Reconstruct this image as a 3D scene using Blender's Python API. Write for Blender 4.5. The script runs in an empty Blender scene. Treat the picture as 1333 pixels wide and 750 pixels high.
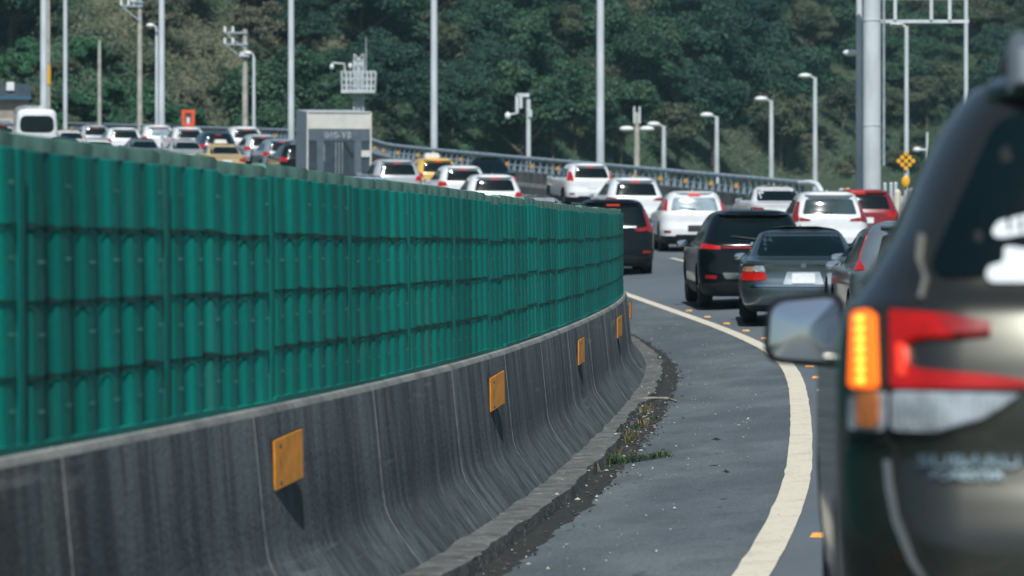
import bpy, bmesh, math, random
import numpy as np
from mathutils import Vector, Matrix, noise
R = math.radians
random.seed(7)
rng = np.random.default_rng(7)
S = bpy.context.scene
COL = S.collection

# ------------------------------------------------------------------ camera, world, sun, exposure
F = 5000.0                    # focal length in photograph pixels (photograph 1333 wide)
CZ = 1.24                     # eye height
cam_d = bpy.data.cameras.new('camera')
cam_d.sensor_width = 36.0
cam_d.lens = 36.0 * F / 1333.0
cam_d.clip_start = 0.1
cam_d.clip_end = 6000
cam_d.dof.use_dof = True
cam_d.dof.focus_distance = 29.0
cam_d.dof.aperture_fstop = 5.0
cam = bpy.data.objects.new('camera', cam_d)
cam.location = (0, 0, CZ)
cam.rotation_euler = (R(90), 0, 0)
COL.objects.link(cam)
S.camera = cam

SUN = Vector((0.02, -0.58, 0.81)).normalized()
w = bpy.data.worlds.new('World')
S.world = w
w.use_nodes = True
nt = w.node_tree
bg = nt.nodes['Background']
sky = nt.nodes.new('ShaderNodeTexSky')
sky.sky_type = 'NISHITA'
sky.sun_disc = False
sky.sun_elevation = math.asin(SUN.z)
sky.sun_rotation = math.atan2(SUN.x, SUN.y)
sky.ozone_density = 2.4
nt.links.new(sky.outputs[0], bg.inputs[0])
bg.inputs[1].default_value = 0.064
sl = bpy.data.lights.new('sun', 'SUN')
sl.energy = 4.7
sl.angle = R(0.5)
sl.color = (0.975, 1.0, 0.985)
so = bpy.data.objects.new('sun', sl)
so.rotation_euler = SUN.to_track_quat('Z', 'Y').to_euler()
so.location = (0, -20, 60)
COL.objects.link(so)
S.view_settings.view_transform = 'Standard'
S.view_settings.look = 'None'
S.view_settings.exposure = 0.0
S.view_settings.gamma = 1.0
S.render.engine = 'CYCLES'
S.cycles.max_bounces = 6

# ------------------------------------------------------------------ materials
MATS = {}
def pm(name, col, rough=0.6, metal=0.0, var=0.0, scale=3.0, stretch=(1, 1, 1), col2=None, bump=0.0, bscale=None,
       coat=0.0, emis=None, estr=0.0, spec=0.5, detail=6.0, lo=0.35, hi=0.65, per_object=0.0):
    """principled material; colour mixes col -> col2 by a noise in object space, bump from a second noise"""
    if name in MATS:
        return MATS[name]
    m = bpy.data.materials.new(name)
    m.use_nodes = True
    t = m.node_tree
    b = t.nodes['Principled BSDF']
    b.inputs['Base Color'].default_value = (*col, 1)
    b.inputs['Roughness'].default_value = rough
    b.inputs['Metallic'].default_value = metal
    b.inputs['Specular IOR Level'].default_value = spec
    b.inputs['Coat Weight'].default_value = coat
    b.inputs['Coat Roughness'].default_value = 0.04
    if emis:
        b.inputs['Emission Color'].default_value = (*emis, 1)
        b.inputs['Emission Strength'].default_value = estr
    if var > 0 or col2 or bump:
        tc = t.nodes.new('ShaderNodeTexCoord')
        mp = t.nodes.new('ShaderNodeMapping')
        mp.inputs['Scale'].default_value = stretch
        t.links.new(tc.outputs['Object'], mp.inputs[0])
    if var > 0 or col2:
        n = t.nodes.new('ShaderNodeTexNoise')
        n.inputs['Scale'].default_value = scale
        n.inputs['Detail'].default_value = detail
        t.links.new(mp.outputs[0], n.inputs['Vector'])
        mr = t.nodes.new('ShaderNodeMapRange')
        mr.inputs['From Min'].default_value = lo
        mr.inputs['From Max'].default_value = hi
        t.links.new(n.outputs['Fac'], mr.inputs['Value'])
        mx = t.nodes.new('ShaderNodeMix')
        mx.data_type = 'RGBA'
        c2 = col2 or tuple(min(1, c * (1 + var)) for c in col)
        c1 = col if col2 else tuple(c * (1 - var) for c in col)
        mx.inputs['A'].default_value = (*c1, 1)
        mx.inputs['B'].default_value = (*c2, 1)
        t.links.new(mr.outputs[0], mx.inputs['Factor'])
        t.links.new(mx.outputs['Result'], b.inputs['Base Color'])
    if bump:
        n2 = t.nodes.new('ShaderNodeTexNoise')
        n2.inputs['Scale'].default_value = bscale or scale * 4
        n2.inputs['Detail'].default_value = 5
        t.links.new(mp.outputs[0], n2.inputs['Vector'])
        bp = t.nodes.new('ShaderNodeBump')
        bp.inputs['Strength'].default_value = bump
        bp.inputs['Distance'].default_value = 0.02
        t.links.new(n2.outputs['Fac'], bp.inputs['Height'])
        t.links.new(bp.outputs[0], b.inputs['Normal'])
    MATS[name] = m
    return m

def layered(name, base, layers, rough=0.85, bump=0.25, bscale=60, spec=0.4):
    """stack of noise-masked colours: layers = (colour, scale, stretch, lo, hi, amount)"""
    m = bpy.data.materials.new(name)
    m.use_nodes = True
    t = m.node_tree
    b = t.nodes['Principled BSDF']
    b.inputs['Roughness'].default_value = rough
    b.inputs['Specular IOR Level'].default_value = spec
    geo = t.nodes.new('ShaderNodeNewGeometry')
    prev = None
    for col, sc, st, lo, hi, amt in layers:
        mp = t.nodes.new('ShaderNodeMapping')
        mp.inputs['Scale'].default_value = st
        t.links.new(geo.outputs['Position'], mp.inputs[0])
        n = t.nodes.new('ShaderNodeTexNoise')
        n.inputs['Scale'].default_value = sc
        n.inputs['Detail'].default_value = 5
        n.inputs['Roughness'].default_value = 0.6
        t.links.new(mp.outputs[0], n.inputs['Vector'])
        mr = t.nodes.new('ShaderNodeMapRange')
        mr.inputs['From Min'].default_value = lo
        mr.inputs['From Max'].default_value = hi
        mr.inputs['To Max'].default_value = amt
        t.links.new(n.outputs['Fac'], mr.inputs['Value'])
        mx = t.nodes.new('ShaderNodeMix')
        mx.data_type = 'RGBA'
        if prev is None:
            mx.inputs['A'].default_value = (*base, 1)
        else:
            t.links.new(prev, mx.inputs['A'])
        mx.inputs['B'].default_value = (*col, 1)
        t.links.new(mr.outputs[0], mx.inputs['Factor'])
        prev = mx.outputs['Result']
    t.links.new(prev, b.inputs['Base Color'])
    if bump:
        n2 = t.nodes.new('ShaderNodeTexNoise')
        n2.inputs['Scale'].default_value = bscale
        n2.inputs['Detail'].default_value = 6
        t.links.new(geo.outputs['Position'], n2.inputs['Vector'])
        bp = t.nodes.new('ShaderNodeBump')
        bp.inputs['Strength'].default_value = bump
        bp.inputs['Distance'].default_value = 0.02
        t.links.new(n2.outputs['Fac'], bp.inputs['Height'])
        t.links.new(bp.outputs[0], b.inputs['Normal'])
    MATS[name] = m
    return m

M_ASPH = layered('asphalt', (0.120, 0.142, 0.160), [
    ((0.07, 0.088, 0.10), 0.35, (1, .35, 1), .4, .65, .6),
    ((0.13, 0.14, 0.145), 1.2, (1, .1, 1), .5, .75, .45),
    ((0.035, 0.045, 0.05), 60, (1, 1, 1), .52, .68, .6),
    ((0.3, 0.3, 0.29), 85, (1, 1, 1), .66, .72, .7)], rough=.8, bump=.35, bscale=150)
M_SHOUL = layered('shoulder_asphalt', (0.080, 0.100, 0.115), [
    ((0.140, 0.165, 0.178), 0.8, (1, .4, 1), .42, .62, .9),
    ((0.065, 0.078, 0.086), 2.2, (1, .5, 1), .5, .72, .6),
    ((0.035, 0.042, 0.045), 45, (1, 1, 1), .5, .66, .7),
    ((0.40, 0.40, 0.38), 60, (1, 1, 1), .64, .69, .8),
    ((0.5, 0.5, 0.47), 17, (1, 1, 1), .72, .735, .9),
    ((0.36, 0.37, 0.36), 31, (1, 1, 1), .66, .70, .7),
    ((0.04, 0.05, 0.055), 9, (1, .25, 1), .62, .70, .6)], rough=.85, bump=.5, bscale=110)
M_CONC = layered('barrier_concrete', (0.085, 0.105, 0.110), [
    ((0.022, 0.030, 0.034), 6.0, (1, 1, .10), .40, .60, .85),
    ((0.13, 0.145, 0.145), 11.0, (1, 1, .07), .55, .72, .6),
    ((0.018, 0.025, 0.028), 1.1, (1, 1, .5), .5, .70, .75),
    ((0.17, 0.175, 0.165), 2.3, (1, 1, .35), .60, .74, .5),
    ((0.012, 0.016, 0.018), 34, (1, 1, .12), .55, .70, .65),
    ((0.19, 0.195, 0.185), 1.6, (1, .25, 5), .62, .72, .6),
    ((0.010, 0.013, 0.014), 2.2, (1, .3, 4), .64, .74, .7)], rough=.9, bump=.45, bscale=40)
M_CONCTOP = layered('barrier_concrete_top', (0.24, 0.24, 0.225), [
    ((0.09, 0.1, 0.095), 2.5, (1, 1, 1), .42, .65, .8),
    ((0.4, 0.4, 0.37), 14, (1, 1, 1), .6, .75, .5)], rough=.9, bump=.3, bscale=45)
M_JOINT = pm('joint_mortar', (0.19, 0.205, 0.195), .9, var=.35, scale=12)
M_LEDGE = layered('gutter_ledge', (0.125, 0.13, 0.125), [
    ((0.06, 0.06, 0.055), 4, (1, 1, 1), .42, .62, .8),
    ((0.32, 0.31, 0.28), 11, (1, 1, 1), .56, .72, .7),
    ((0.03, 0.03, 0.028), 30, (1, 1, 1), .55, .7, .7)], rough=.95, bump=.8, bscale=35)
M_LINE = layered('line_paint', (0.64, 0.58, 0.46), [
    ((0.48, 0.43, 0.34), 3, (1, 1, 1), .5, .72, .7),
    ((0.17, 0.18, 0.18), 28, (1, .5, 1), .60, .70, .75),
    ((0.22, 0.22, 0.21), 1.6, (1, .3, 1), .60, .74, .5)], rough=.7, bump=.2, bscale=90)
def green(nm_, f, dust):
    c = lambda r_, g_, b_: (r_, g_ * f, b_ * f)
    return layered(nm_, c(0.001, 0.195, 0.155), [
        (c(0.001, 0.118, 0.098), 0.7, (1, 1, .25), .40, .60, .8),
        (c(0.004, 0.250, 0.200), 2.6, (1, 1, .2), .52, .72, .6),
        (c(0.045, 0.14, 0.115), 5.0, (1, 1, .13), .56, .72, .45 + dust),
        ((0.05, 0.10, 0.085), 1.4, (1, 1, .5), .60, .78, .3 + dust),
        (c(0.03, 0.17, 0.14), 30, (1, 1, .6), .6, .74, .35)], rough=.55, bump=.12, bscale=20, spec=.2)
M_GREENS = [green('green_panel_plastic', 1.0, .0), green('green_panel_faded', 1.14, .25), green('green_panel_dark', .86, .1), green('green_panel_newer', 1.05, -.1)]
M_GREEN = M_GREENS[0]
M_GDARK = pm('green_panel_recess', (0.003, 0.045, 0.038), .7, var=.3, scale=4)
M_GPALE = pm('green_panel_pale', (0.10, 0.36, 0.30), .8, var=.45, scale=14)  # paler green for the short dashes halfway up each tier
M_TIERSHADE = pm('tier_shadow', (0.001, 0.036, 0.032), .9, var=.3, scale=9)  # dark strips that paint the shadow under each tier overlap
M_CAP = pm('green_panel_cap', (0.17, 0.33, 0.25), .8, var=.4, scale=5)
M_ORANGE = pm('orange_reflector', (0.82, 0.30, 0.02), .45, var=.14, scale=14)
M_ORANGE_S = pm('stud_orange', (0.72, 0.33, 0.06), .5, var=.2, scale=30)
M_GALV = pm('galvanised_steel', (0.36, 0.42, 0.46), .5, metal=.25, var=.18, scale=5)
M_GALVD = pm('weathered_steel', (0.30, 0.34, 0.36), .55, metal=.2, var=.25, scale=4)
M_WPOLE = pm('pale_painted_pole', (0.56, 0.60, 0.62), .55, var=.14, scale=2, stretch=(1, 1, .3))
M_CPOLE = pm('concrete_pole', (0.42, 0.40, 0.35), .85, var=.2, scale=2.5, bump=.15)
M_WHITEP = pm('white_plastic', (0.75, 0.76, 0.76), .45, var=.08, scale=6)
M_DARKST = pm('dark_steel', (0.03, 0.035, 0.04), .6, var=.2, scale=5)
M_YEL = pm('yellow_paint', (0.80, 0.42, 0.03), .5, var=.12, scale=8)
M_REDP = pm('orange_red_paint', (0.75, 0.10, 0.03), .5, var=.12, scale=5)
M_TYRE = pm('tyre_rubber', (0.012, 0.013, 0.014), .85, var=.3, scale=12, bump=.2)
M_RIM = pm('alloy_rim', (0.35, 0.37, 0.39), .35, metal=.8, var=.1, scale=8)
M_GLASS = pm('tinted_glass', (0.003, 0.009, 0.011), .07, spec=.3, var=.2, scale=2)
M_GLASSL = pm('pale_reflecting_glass', (0.20, 0.26, 0.29), .12, spec=.7, var=.35, scale=2.5)
M_CLAD = pm('black_plastic', (0.008, 0.011, 0.013), .6, var=.25, scale=9)
M_UNDER = pm('underbody', (0.006, 0.007, 0.008), .9, var=.2, scale=6)
M_CHROME = pm('chrome', (0.62, 0.66, 0.69), .15, metal=1.0)
M_RED = pm('red_lens', (0.27, 0.012, 0.012), .2, coat=.6, var=.2, scale=14)
M_REDL = pm('red_lens_lit', (0.22, 0.003, 0.003), .25, emis=(1, .025, .012), estr=0.27, coat=.4, var=.3, scale=16)
M_REDB = pm('brake_light_lit', (0.5, 0.02, 0.01), .3, emis=(1, .08, .04), estr=0.75)
M_CLEAR = pm('clear_lens', (0.36, 0.40, 0.43), .16, coat=.6, var=.3, scale=18)
M_AMBER = pm('amber_lens_lit', (0.9, 0.2, 0.02), .3, emis=(1, .14, .006), estr=0.95)
M_LED = pm('amber_led_lit', (1, .5, .05), .4, emis=(1, .56, .05), estr=1.7)
M_AMBERO = pm('amber_lens_off', (0.62, 0.20, 0.06), .3, coat=.4, var=.25, scale=25)
M_PLATE = pm('plate_white', (0.72, 0.74, 0.75), .45, var=.08, scale=10)
M_STICK = pm('sticker_white', (0.62, 0.65, 0.66), .6, var=.12, scale=8)
M_MIRROR = pm('mirror_glass', (0.72, 0.75, 0.76), .10, metal=1.0)

def paint(name, col, rough=.28, flake=0.06):
    return pm('paint_' + name, col, rough, coat=.7, var=flake, scale=3.0, spec=.5)
P_WHITE = paint('white', (0.76, 0.77, 0.77))
P_BLACK = pm('paint_black', (0.004, 0.007, 0.009), .14, coat=.25, var=.1, scale=3, spec=.3)
P_NAVY = paint('navy', (0.015, 0.045, 0.085))
P_SILVER = paint('silver', (0.40, 0.43, 0.45))
P_BLUEGREY = paint('blue_grey', (0.20, 0.26, 0.31))
P_LBLUE = paint('light_blue', (0.42, 0.54, 0.66))
P_RED = paint('dark_red', (0.22, 0.012, 0.018))
P_TEAL = pm('paint_dark_teal_grey', (0.17, 0.225, 0.24), .25, metal=.85, coat=.4, var=.06, scale=3)
P_BRONZE = pm('paint_green_bronze', (0.112, 0.110, 0.092), .30, metal=.9, coat=.5, var=.06, scale=3)
P_TAXI = paint('taxi_yellow', (0.74, 0.46, 0.10))
P_GREY = paint('grey', (0.14, 0.17, 0.19))

# ------------------------------------------------------------------ mesh helpers
class MB:
    def __init__(s):
        s.v, s.f, s.m = [], [], []
    def add(s, vs, fs, mi=0):
        o = len(s.v)
        s.v += [tuple(v) for v in vs]
        s.f += [tuple(i + o for i in f) for f in fs]
        s.m += [mi] * len(fs)
    def box(s, c, d, rz=0.0, mi=0, mat=None):
        hx, hy, hz = d[0] / 2, d[1] / 2, d[2] / 2
        vs = [Vector((x, y, z)) for x in (-hx, hx) for y in (-hy, hy) for z in (-hz, hz)]
        mt = mat or Matrix.Rotation(rz, 3, 'Z')
        vs = [mt @ v + Vector(c) for v in vs]
        s.add(vs, [(0, 1, 3, 2), (4, 6, 7, 5), (0, 4, 5, 1), (2, 3, 7, 6), (0, 2, 6, 4), (1, 5, 7, 3)], mi)
    def tube(s, p0, p1, r0, r1=None, n=10, mi=0, caps=True):
        p0, p1 = Vector(p0), Vector(p1)
        r1 = r0 if r1 is None else r1
        q = (p1 - p0).to_track_quat('Z', 'Y')
        vs = []
        for p, r in ((p0, r0), (p1, r1)):
            for i in range(n):
                a = 2 * math.pi * i / n
                vs.append(p + q @ Vector((r * math.cos(a), r * math.sin(a), 0)))
        fs = [(i, (i + 1) % n, n + (i + 1) % n, n + i) for i in range(n)]
        if caps:
            fs += [tuple(range(n - 1, -1, -1)), tuple(range(n, 2 * n))]
        s.add(vs, fs, mi)
    def path(s, pts, r, n=8, mi=0):
        """tube along a polyline with one ring per point"""
        pts = [Vector(p) for p in pts]
        rs = r if isinstance(r, (list, tuple)) else [r] * len(pts)
        vs = []
        for k, p in enumerate(pts):
            d = (pts[min(k + 1, len(pts) - 1)] - pts[max(k - 1, 0)]).normalized()
            q = d.to_track_quat('Z', 'Y')
            for i in range(n):
                a = 2 * math.pi * i / n
                vs.append(p + q @ Vector((rs[k] * math.cos(a), rs[k] * math.sin(a), 0)))
        fs = []
        for k in range(len(pts) - 1):
            for i in range(n):
                fs.append((k * n + i, k * n + (i + 1) % n, (k + 1) * n + (i + 1) % n, (k + 1) * n + i))
        e = (len(pts) - 1) * n
        fs += [tuple(range(n - 1, -1, -1)), tuple(range(e, e + n))]
        s.add(vs, fs, mi)
    def ball(s, c, r, n=10, m=7, mi=0):
        rx, ry, rz = r if isinstance(r, (list, tuple)) else (r, r, r)
        vs, fs = [], []
        for j in range(m + 1):
            t = math.pi * j / m
            for i in range(n):
                a = 2 * math.pi * i / n
                vs.append((c[0] + rx * math.sin(t) * math.cos(a), c[1] + ry * math.sin(t) * math.sin(a), c[2] + rz * math.cos(t)))
        for j in range(m):
            for i in range(n):
                fs.append((j * n + i, (j + 1) * n + i, (j + 1) * n + (i + 1) % n, j * n + (i + 1) % n))
        s.add(vs, fs, mi)
    def prism(s, poly, y0, y1, mi=0):
        """polygon in (x,z) extruded along y"""
        n = len(poly)
        vs = [(x, y0, z) for x, z in poly] + [(x, y1, z) for x, z in poly]
        fs = [(i, n + i, n + (i + 1) % n, (i + 1) % n) for i in range(n)]
        fs += [tuple(range(n)), tuple(range(2 * n - 1, n - 1, -1))]
        s.add(vs, fs, mi)
    def mesh(s, name, mats, smooth=None):
        me = bpy.data.meshes.new(name)
        me.from_pydata(s.v, [], s.f)
        for m in (mats if isinstance(mats, (list, tuple)) else [mats]):
            me.materials.append(m)
        if any(s.m):
            me.polygons.foreach_set('material_index', s.m)
        bm = bmesh.new()
        bm.from_mesh(me)
        bmesh.ops.recalc_face_normals(bm, faces=bm.faces[:])
        bm.to_mesh(me)
        bm.free()
        if smooth:
            me.polygons.foreach_set('use_smooth', [True] * len(me.polygons))
            me.set_sharp_from_angle(angle=R(smooth))
        me.update()
        return me
    def build(s, name, mats, parent=None, smooth=None, loc=None, rz=None):
        return link(name, s.mesh(name, mats, smooth), parent, loc, rz)

def link(name, me, parent=None, loc=None, rz=None):
    o = bpy.data.objects.new(name, me)
    COL.objects.link(o)
    if parent is not None:
        o.parent = parent
    if loc is not None:
        o.location = loc
    if rz is not None:
        o.rotation_euler = rz if isinstance(rz, (tuple, list)) else (0, 0, rz)
    return o

def tag(o, label, cat, group=None):
    o['label'] = label
    o['category'] = cat
    if group:
        o['group'] = group
    return o
def kind(o, k):
    o['kind'] = k
    return o
def empty(name, loc, rz=0.0, label=None, cat=None, group=None, pitch=0.0):
    o = bpy.data.objects.new(name, None)
    COL.objects.link(o)
    o.location = loc
    o.rotation_euler = (pitch, 0, rz)
    if label:
        tag(o, label, cat, group)
    return o
KIDS = {}
def copy_tree(o, parent=None):
    c = o.copy()
    COL.objects.link(c)
    c.parent = parent
    for ch in list(o.children):
        copy_tree(ch, c)
    return c

def rnd_poly(poly, r=.03, n=4):
    out = []
    N = len(poly)
    for i in range(N):
        p, a, b_ = Vector(poly[i]), Vector(poly[i - 1]), Vector(poly[(i + 1) % N])
        da, db = (a - p), (b_ - p)
        ra, rb = min(r, da.length * .45), min(r, db.length * .45)
        s_, e = p + da.normalized() * ra, p + db.normalized() * rb
        for k in range(n + 1):
            t = k / n
            out.append(tuple(s_ * (1 - t) ** 2 + p * 2 * t * (1 - t) + e * t * t))
    return out
# ------------------------------------------------------------------ the lie of the land
def g(Y):
    if Y < 0:
        return .002 * Y
    if Y > 190:
        return .002 * 190 + .0002 * 190 ** 2 + .05 * (Y - 190)
    return .002 * Y + .0002 * Y * Y
def gslope(Y):
    return .002 if Y < 0 else (.05 if Y > 190 else .002 + .0004 * Y)
def slope_b(Y):           # dX/dY of the median barrier
    if Y < 60:
        return float(np.interp(Y, (8, 14, 20, 26, 38, 44, 50, 60), (.155, .13, .105, .080, .066, .043, -.010, -.048)))
    if Y < 105:
        return -.048 - .052 * (Y - 60) / 45.0
    if Y < 150:
        return -.10 - (Y - 105) / 185.0
    return -.343
_Y = np.arange(-80, 320.01, .25)
_X = np.zeros_like(_Y)
_i48 = int(np.argmin(abs(_Y - 48)))
_sl = np.array([slope_b(y) for y in _Y])
_X[1:] = np.cumsum((_sl[1:] + _sl[:-1]) / 2 * .25)
_X += 1.28 - _X[_i48]
_S = np.concatenate([[0], np.cumsum(np.hypot(np.diff(_X), .25))])
def xb(Y):
    return float(np.interp(Y, _Y, _X))
def bank(off):
    return float(np.interp(off, (-.2, .37, 1.9, 4.5), (-.27, -.27, -.12, 0.0)))
def road(Y, off=0.0, dz=0.0):
    """point at lateral offset off (to the right) of the barrier line where that line is at Y"""
    h = slope_b(Y)
    k = 1 / math.hypot(1, h)
    x, y = xb(Y) + off * k, Y - off * h * k
    return Vector((x, y, g(y) + dz + (bank(off) if off else 0.0)))
def road_s(s, off=0.0, dz=0.0):
    return road(float(np.interp(s, _S, _Y)), off, dz)
def Y_of_s(s):
    return float(np.interp(s, _S, _Y))
def s_of_Y(Y):
    return float(np.interp(Y, _Y, _S))
def heading(Y):           # z rotation of something that faces along the road
    return -math.atan(slope_b(Y))
def at(px, d, z=None):
    X = (px - 666.5) * d / F
    return Vector((X, d, g(d) if z is None else z))
def zpx(py, d):
    return CZ - (py - 375.0) * d / F
def sstep(a, b, x):
    t = min(1, max(0, (x - a) / (b - a)))
    return t * t * (3 - 2 * t)
def foot(X):
    if X < -30:
        return 237 + (-30 - X) * 1.6
    return min(425, 237 + (X + 30) * 2.6)
def terrain(X, Y):
    o = (X - xb(min(max(Y, -80), 320))) if Y < 320 else 50
    base = g(Y)
    gr = base if Y < 81 else g(81) + .0344 * (Y - 81)
    t = sstep(13.4, 17.5, o) if Y > 60 else 0
    z = base * (1 - t) + gr * t
    if Y > 260:
        z = min(z, gr + max(0, 60 - abs(Y - 260)) * 0 + 3)
    u = Y - foot(X)
    if u > -6:
        hsl = .33 if X < 41 else .45
        rise = hsl * max(0, u) * (1 if u < 160 else 160 / u) * (.12 + .88 * sstep(-150, -62, X))
        rise += 1.6 * noise.noise(Vector((X * .06, Y * .05, 3))) * min(1, max(0, u / 12))
        z += rise
    else:
        z -= .42 if o < 10 and Y < 300 else (.16 if o < 13.4 and Y < 300 else .05)
    return z

# ------------------------------------------------------------------ ground, road, markings
def strip(name, mat, o0, o1, Y0, Y1, dz, step=2.0, nx=2, wob=0.0):
    ys = np.arange(Y0, Y1 + 1e-6, step)
    mb = MB()
    vs, fs = [], []
    offs = [o0 + (o1 - o0) * i / (nx - 1) for i in range(nx)] if nx else [-13, -6, -.2, .37, 1.0, 1.9, 2.6, 3.5, 4.5, 7, 10, 13.3]
    nx = len(offs)
    for k, Y in enumerate(ys):
        for i in range(nx):
            o = offs[i]
            if wob and i in (0, nx - 1):
                o += wob * noise.noise(Vector((Y * 1.7, i * 9, 0)))
            vs.append(road(float(Y), o, dz))
    for k in range(len(ys) - 1):
        for i in range(nx - 1):
            a = k * nx + i
            fs.append((a, a + 1, a + nx + 1, a + nx))
    mb.add(vs, fs)
    return mb.build(name, mat)

M_HILL = layered('hill_soil', (0.032, 0.055, 0.030), [
    ((0.11, 0.10, 0.06), .09, (1, 1, 1), .52, .68, .7),
    ((0.022, 0.035, 0.02), .5, (1, 1, 1), .45, .65, .7),
    ((0.13, 0.13, 0.06), 1.6, (1, 1, 1), .5, .7, .6)], rough=.95, bump=.6, bscale=3)
def build_ground():
    xs = np.concatenate([[-900, -500, -300, -200, -150], np.arange(-110, 111, 3.0), [150, 200, 300, 500, 900]])
    ys = np.concatenate([[-900, -500, -250, -120], np.arange(-60, 200, 4.0), np.arange(200, 470, 3.0), [500, 560, 650, 800, 1100, 1600]])
    vs = [(x, y, terrain(float(x), float(y))) for y in ys for x in xs]
    nx = len(xs)
    fs = [(k * nx + i, k * nx + i + 1, (k + 1) * nx + i + 1, (k + 1) * nx + i) for k in range(len(ys) - 1) for i in range(nx - 1)]
    mb = MB()
    mb.add(vs, fs)
    kind(mb.build('ground', M_HILL, smooth=60), 'structure')
build_ground()
kind(strip('road', M_ASPH, -13.0, 13.3, -70, 262, 0.0, 1.0, 0), 'structure')
kind(strip('road_shoulder', M_SHOUL, .30, 1.93, -40, 262, .004, 1.0, 3), 'structure')
kind(strip('edge_line', M_LINE, 1.88, 2.05, -40, 262, .008, .5, 2, .010), 'structure')
def dashes(name, off):
    mb = MB()
    for Y in np.arange(-32, 250, 8.0):
        Y = float(Y) + 2.0
        vs = []
        for k in range(5):
            for o in (off - .07, off + .07):
                vs.append(road(Y + k, o, .008))
        mb.add(vs, [(2 * k, 2 * k + 1, 2 * k + 3, 2 * k + 2) for k in range(4)])
    kind(mb.build(name, M_LINE), 'structure')
dashes('lane_line', 5.25)
dashes('lane_line', 8.75)
kind(strip('edge_line', M_LINE, 12.2, 12.38, -40, 262, .008, 1.0, 2, .01), 'structure')
# rough concrete ledge between barrier toe and shoulder
def ledge():
    mb = MB()
    vs, fs = [], []
    ys = np.arange(-10, 120, .18)
    n = 5
    for Y in ys:
        Y = float(Y)
        w_ = .20 + .05 * noise.noise(Vector((Y * .9, 0, 0))) + .025 * noise.noise(Vector((Y * 4, 5, 0)))
        if 30.5 < Y < 36:
            w_ *= .55 + .35 * abs(noise.noise(Vector((Y * 2.3, 1, 1))))
        if Y > 36:
            w_ *= .9
        hz = .105 + .018 * noise.noise(Vector((Y * 1.4, 2, 7)))
        row = [(.33, hz), (.36 + w_ * .5, hz + .012 * noise.noise(Vector((Y * 5, 3, 3)))), (.36 + w_, hz - .008),
               (.36 + w_ + .004, -.02)]
        for o, z in row:
            vs.append(road(Y, o, z))
    for k in range(len(ys) - 1):
        for i in range(3):
            a = k * 4 + i
            fs.append((a, a + 1, a + 5, a + 4))
    mb.add(vs, fs)
    return kind(mb.build('gutter_ledge', M_LEDGE), 'structure')
ledge()
# ragged seam of crumbled asphalt, its colour darkened to stand for a shaded trench
M_SEAM = pm('crumbled_seam_shaded', (0.020, 0.022, 0.021), .95, var=.5, scale=22, bump=.5)
def seam():
    mb = MB()
    vs, fs = [], []
    ys = np.arange(6, 60, .15)
    for Y in ys:
        Y = float(Y)
        a = .48 + .03 * noise.noise(Vector((Y * 2, 1, 0)))
        b = .72 + .08 * noise.noise(Vector((Y * 1.1, 4, 0))) + .05 * noise.noise(Vector((Y * 4.5, 9, 0)))
        vs += [road(Y, a, .008), road(Y, (a + b) / 2, .016 + .008 * noise.noise(Vector((Y * 6, 0, 2)))), road(Y, b, .0085)]
    for k in range(len(ys) - 1):
        for i in range(2):
            q = k * 3 + i
            fs.append((q, q + 1, q + 4, q + 3))
    mb.add(vs, fs)
    kind(mb.build('shoulder_seam', M_SEAM), 'structure')
seam()

# ------------------------------------------------------------------ concrete barrier, joints, green screen
S0, S1 = s_of_Y(-6.0), s_of_Y(150.0)
HC, HG = .685, .985
def place_along(o, s, ln, off=0.0, dz=0.0):
    a, b = road_s(s, off, dz), road_s(s + ln, off, dz)
    d = (b - a)
    rz = math.atan2(d.y, d.x)
    o.location = a
    o.rotation_euler = (0, -math.atan2(d.z, math.hypot(d.x, d.y)), rz)
    return o
# local frame: x along the barrier, y to the LEFT, z up -> the road side is -y
PROF = [(-.37, -.30), (-.37, -.185), (-.362, -.17), (-.32, -.115), (-.25, -.02), (-.205, .05), (-.185, .105), (-.172, .20), (-.128, HC - .03),
        (-.114, HC - .006), (-.095, HC), (.095, HC), (.114, HC - .006), (.128, HC - .03), (.172, .20), (.185, .105), (.205, .05), (.25, -.02), (.32, -.115), (.362, -.17), (.37, -.185), (.37, -.30)]
def prof_mesh(name, ln, mats, off=0.0, top_mi=1, x0=0.0):
    mb = MB()
    n = len(PROF)
    pts = [(y * (1 + off / .3 if abs(y) > .1 else 1), z + (off if HC - .05 < z else 0)) for y, z in PROF]
    for k in range(n):
        (y0, z0), (y1, z1) = pts[k], pts[(k + 1) % n]
        mb.add([(x0, y0, z0), (x0 + ln, y0, z0), (x0 + ln, y1, z1), (x0, y1, z1)], [(0, 1, 2, 3)],
               top_mi if (z0 > HC - .035 and z1 > HC - .035) else 0)
    mb.add([(x0, y, z) for y, z in pts], [tuple(range(n))])
    mb.add([(x0 + ln, y, z) for y, z in pts], [tuple(range(n - 1, -1, -1))])
    me = mb.mesh(name, mats)
    bm = bmesh.new(); bm.from_mesh(me)
    bmesh.ops.remove_doubles(bm, verts=bm.verts[:], dist=.0001)
    bmesh.ops.recalc_face_normals(bm, faces=bm.faces[:])
    bm.to_mesh(me); bm.free()
    me.polygons.foreach_set('use_smooth', [True] * len(me.polygons))
    me.set_sharp_from_angle(angle=R(38))
    return me
bar = empty('concrete_barrier', road_s(S0), 0, 'long stained grey concrete median barrier curving away under the green screen', 'barrier')
BL = 3.05
seg_me = prof_mesh('barrier_segment', BL - .006, [M_CONC, M_CONCTOP])
joint_me = prof_mesh('joint', .012, [M_JOINT, M_JOINT], .003, 1, -.009)
nseg = int((S1 - S0) / BL)
inv = None
def attach(o, root):
    """parent keeping the world placement of a root with no rotation"""
    o.parent = root
    o.location = o.location - root.location
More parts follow.
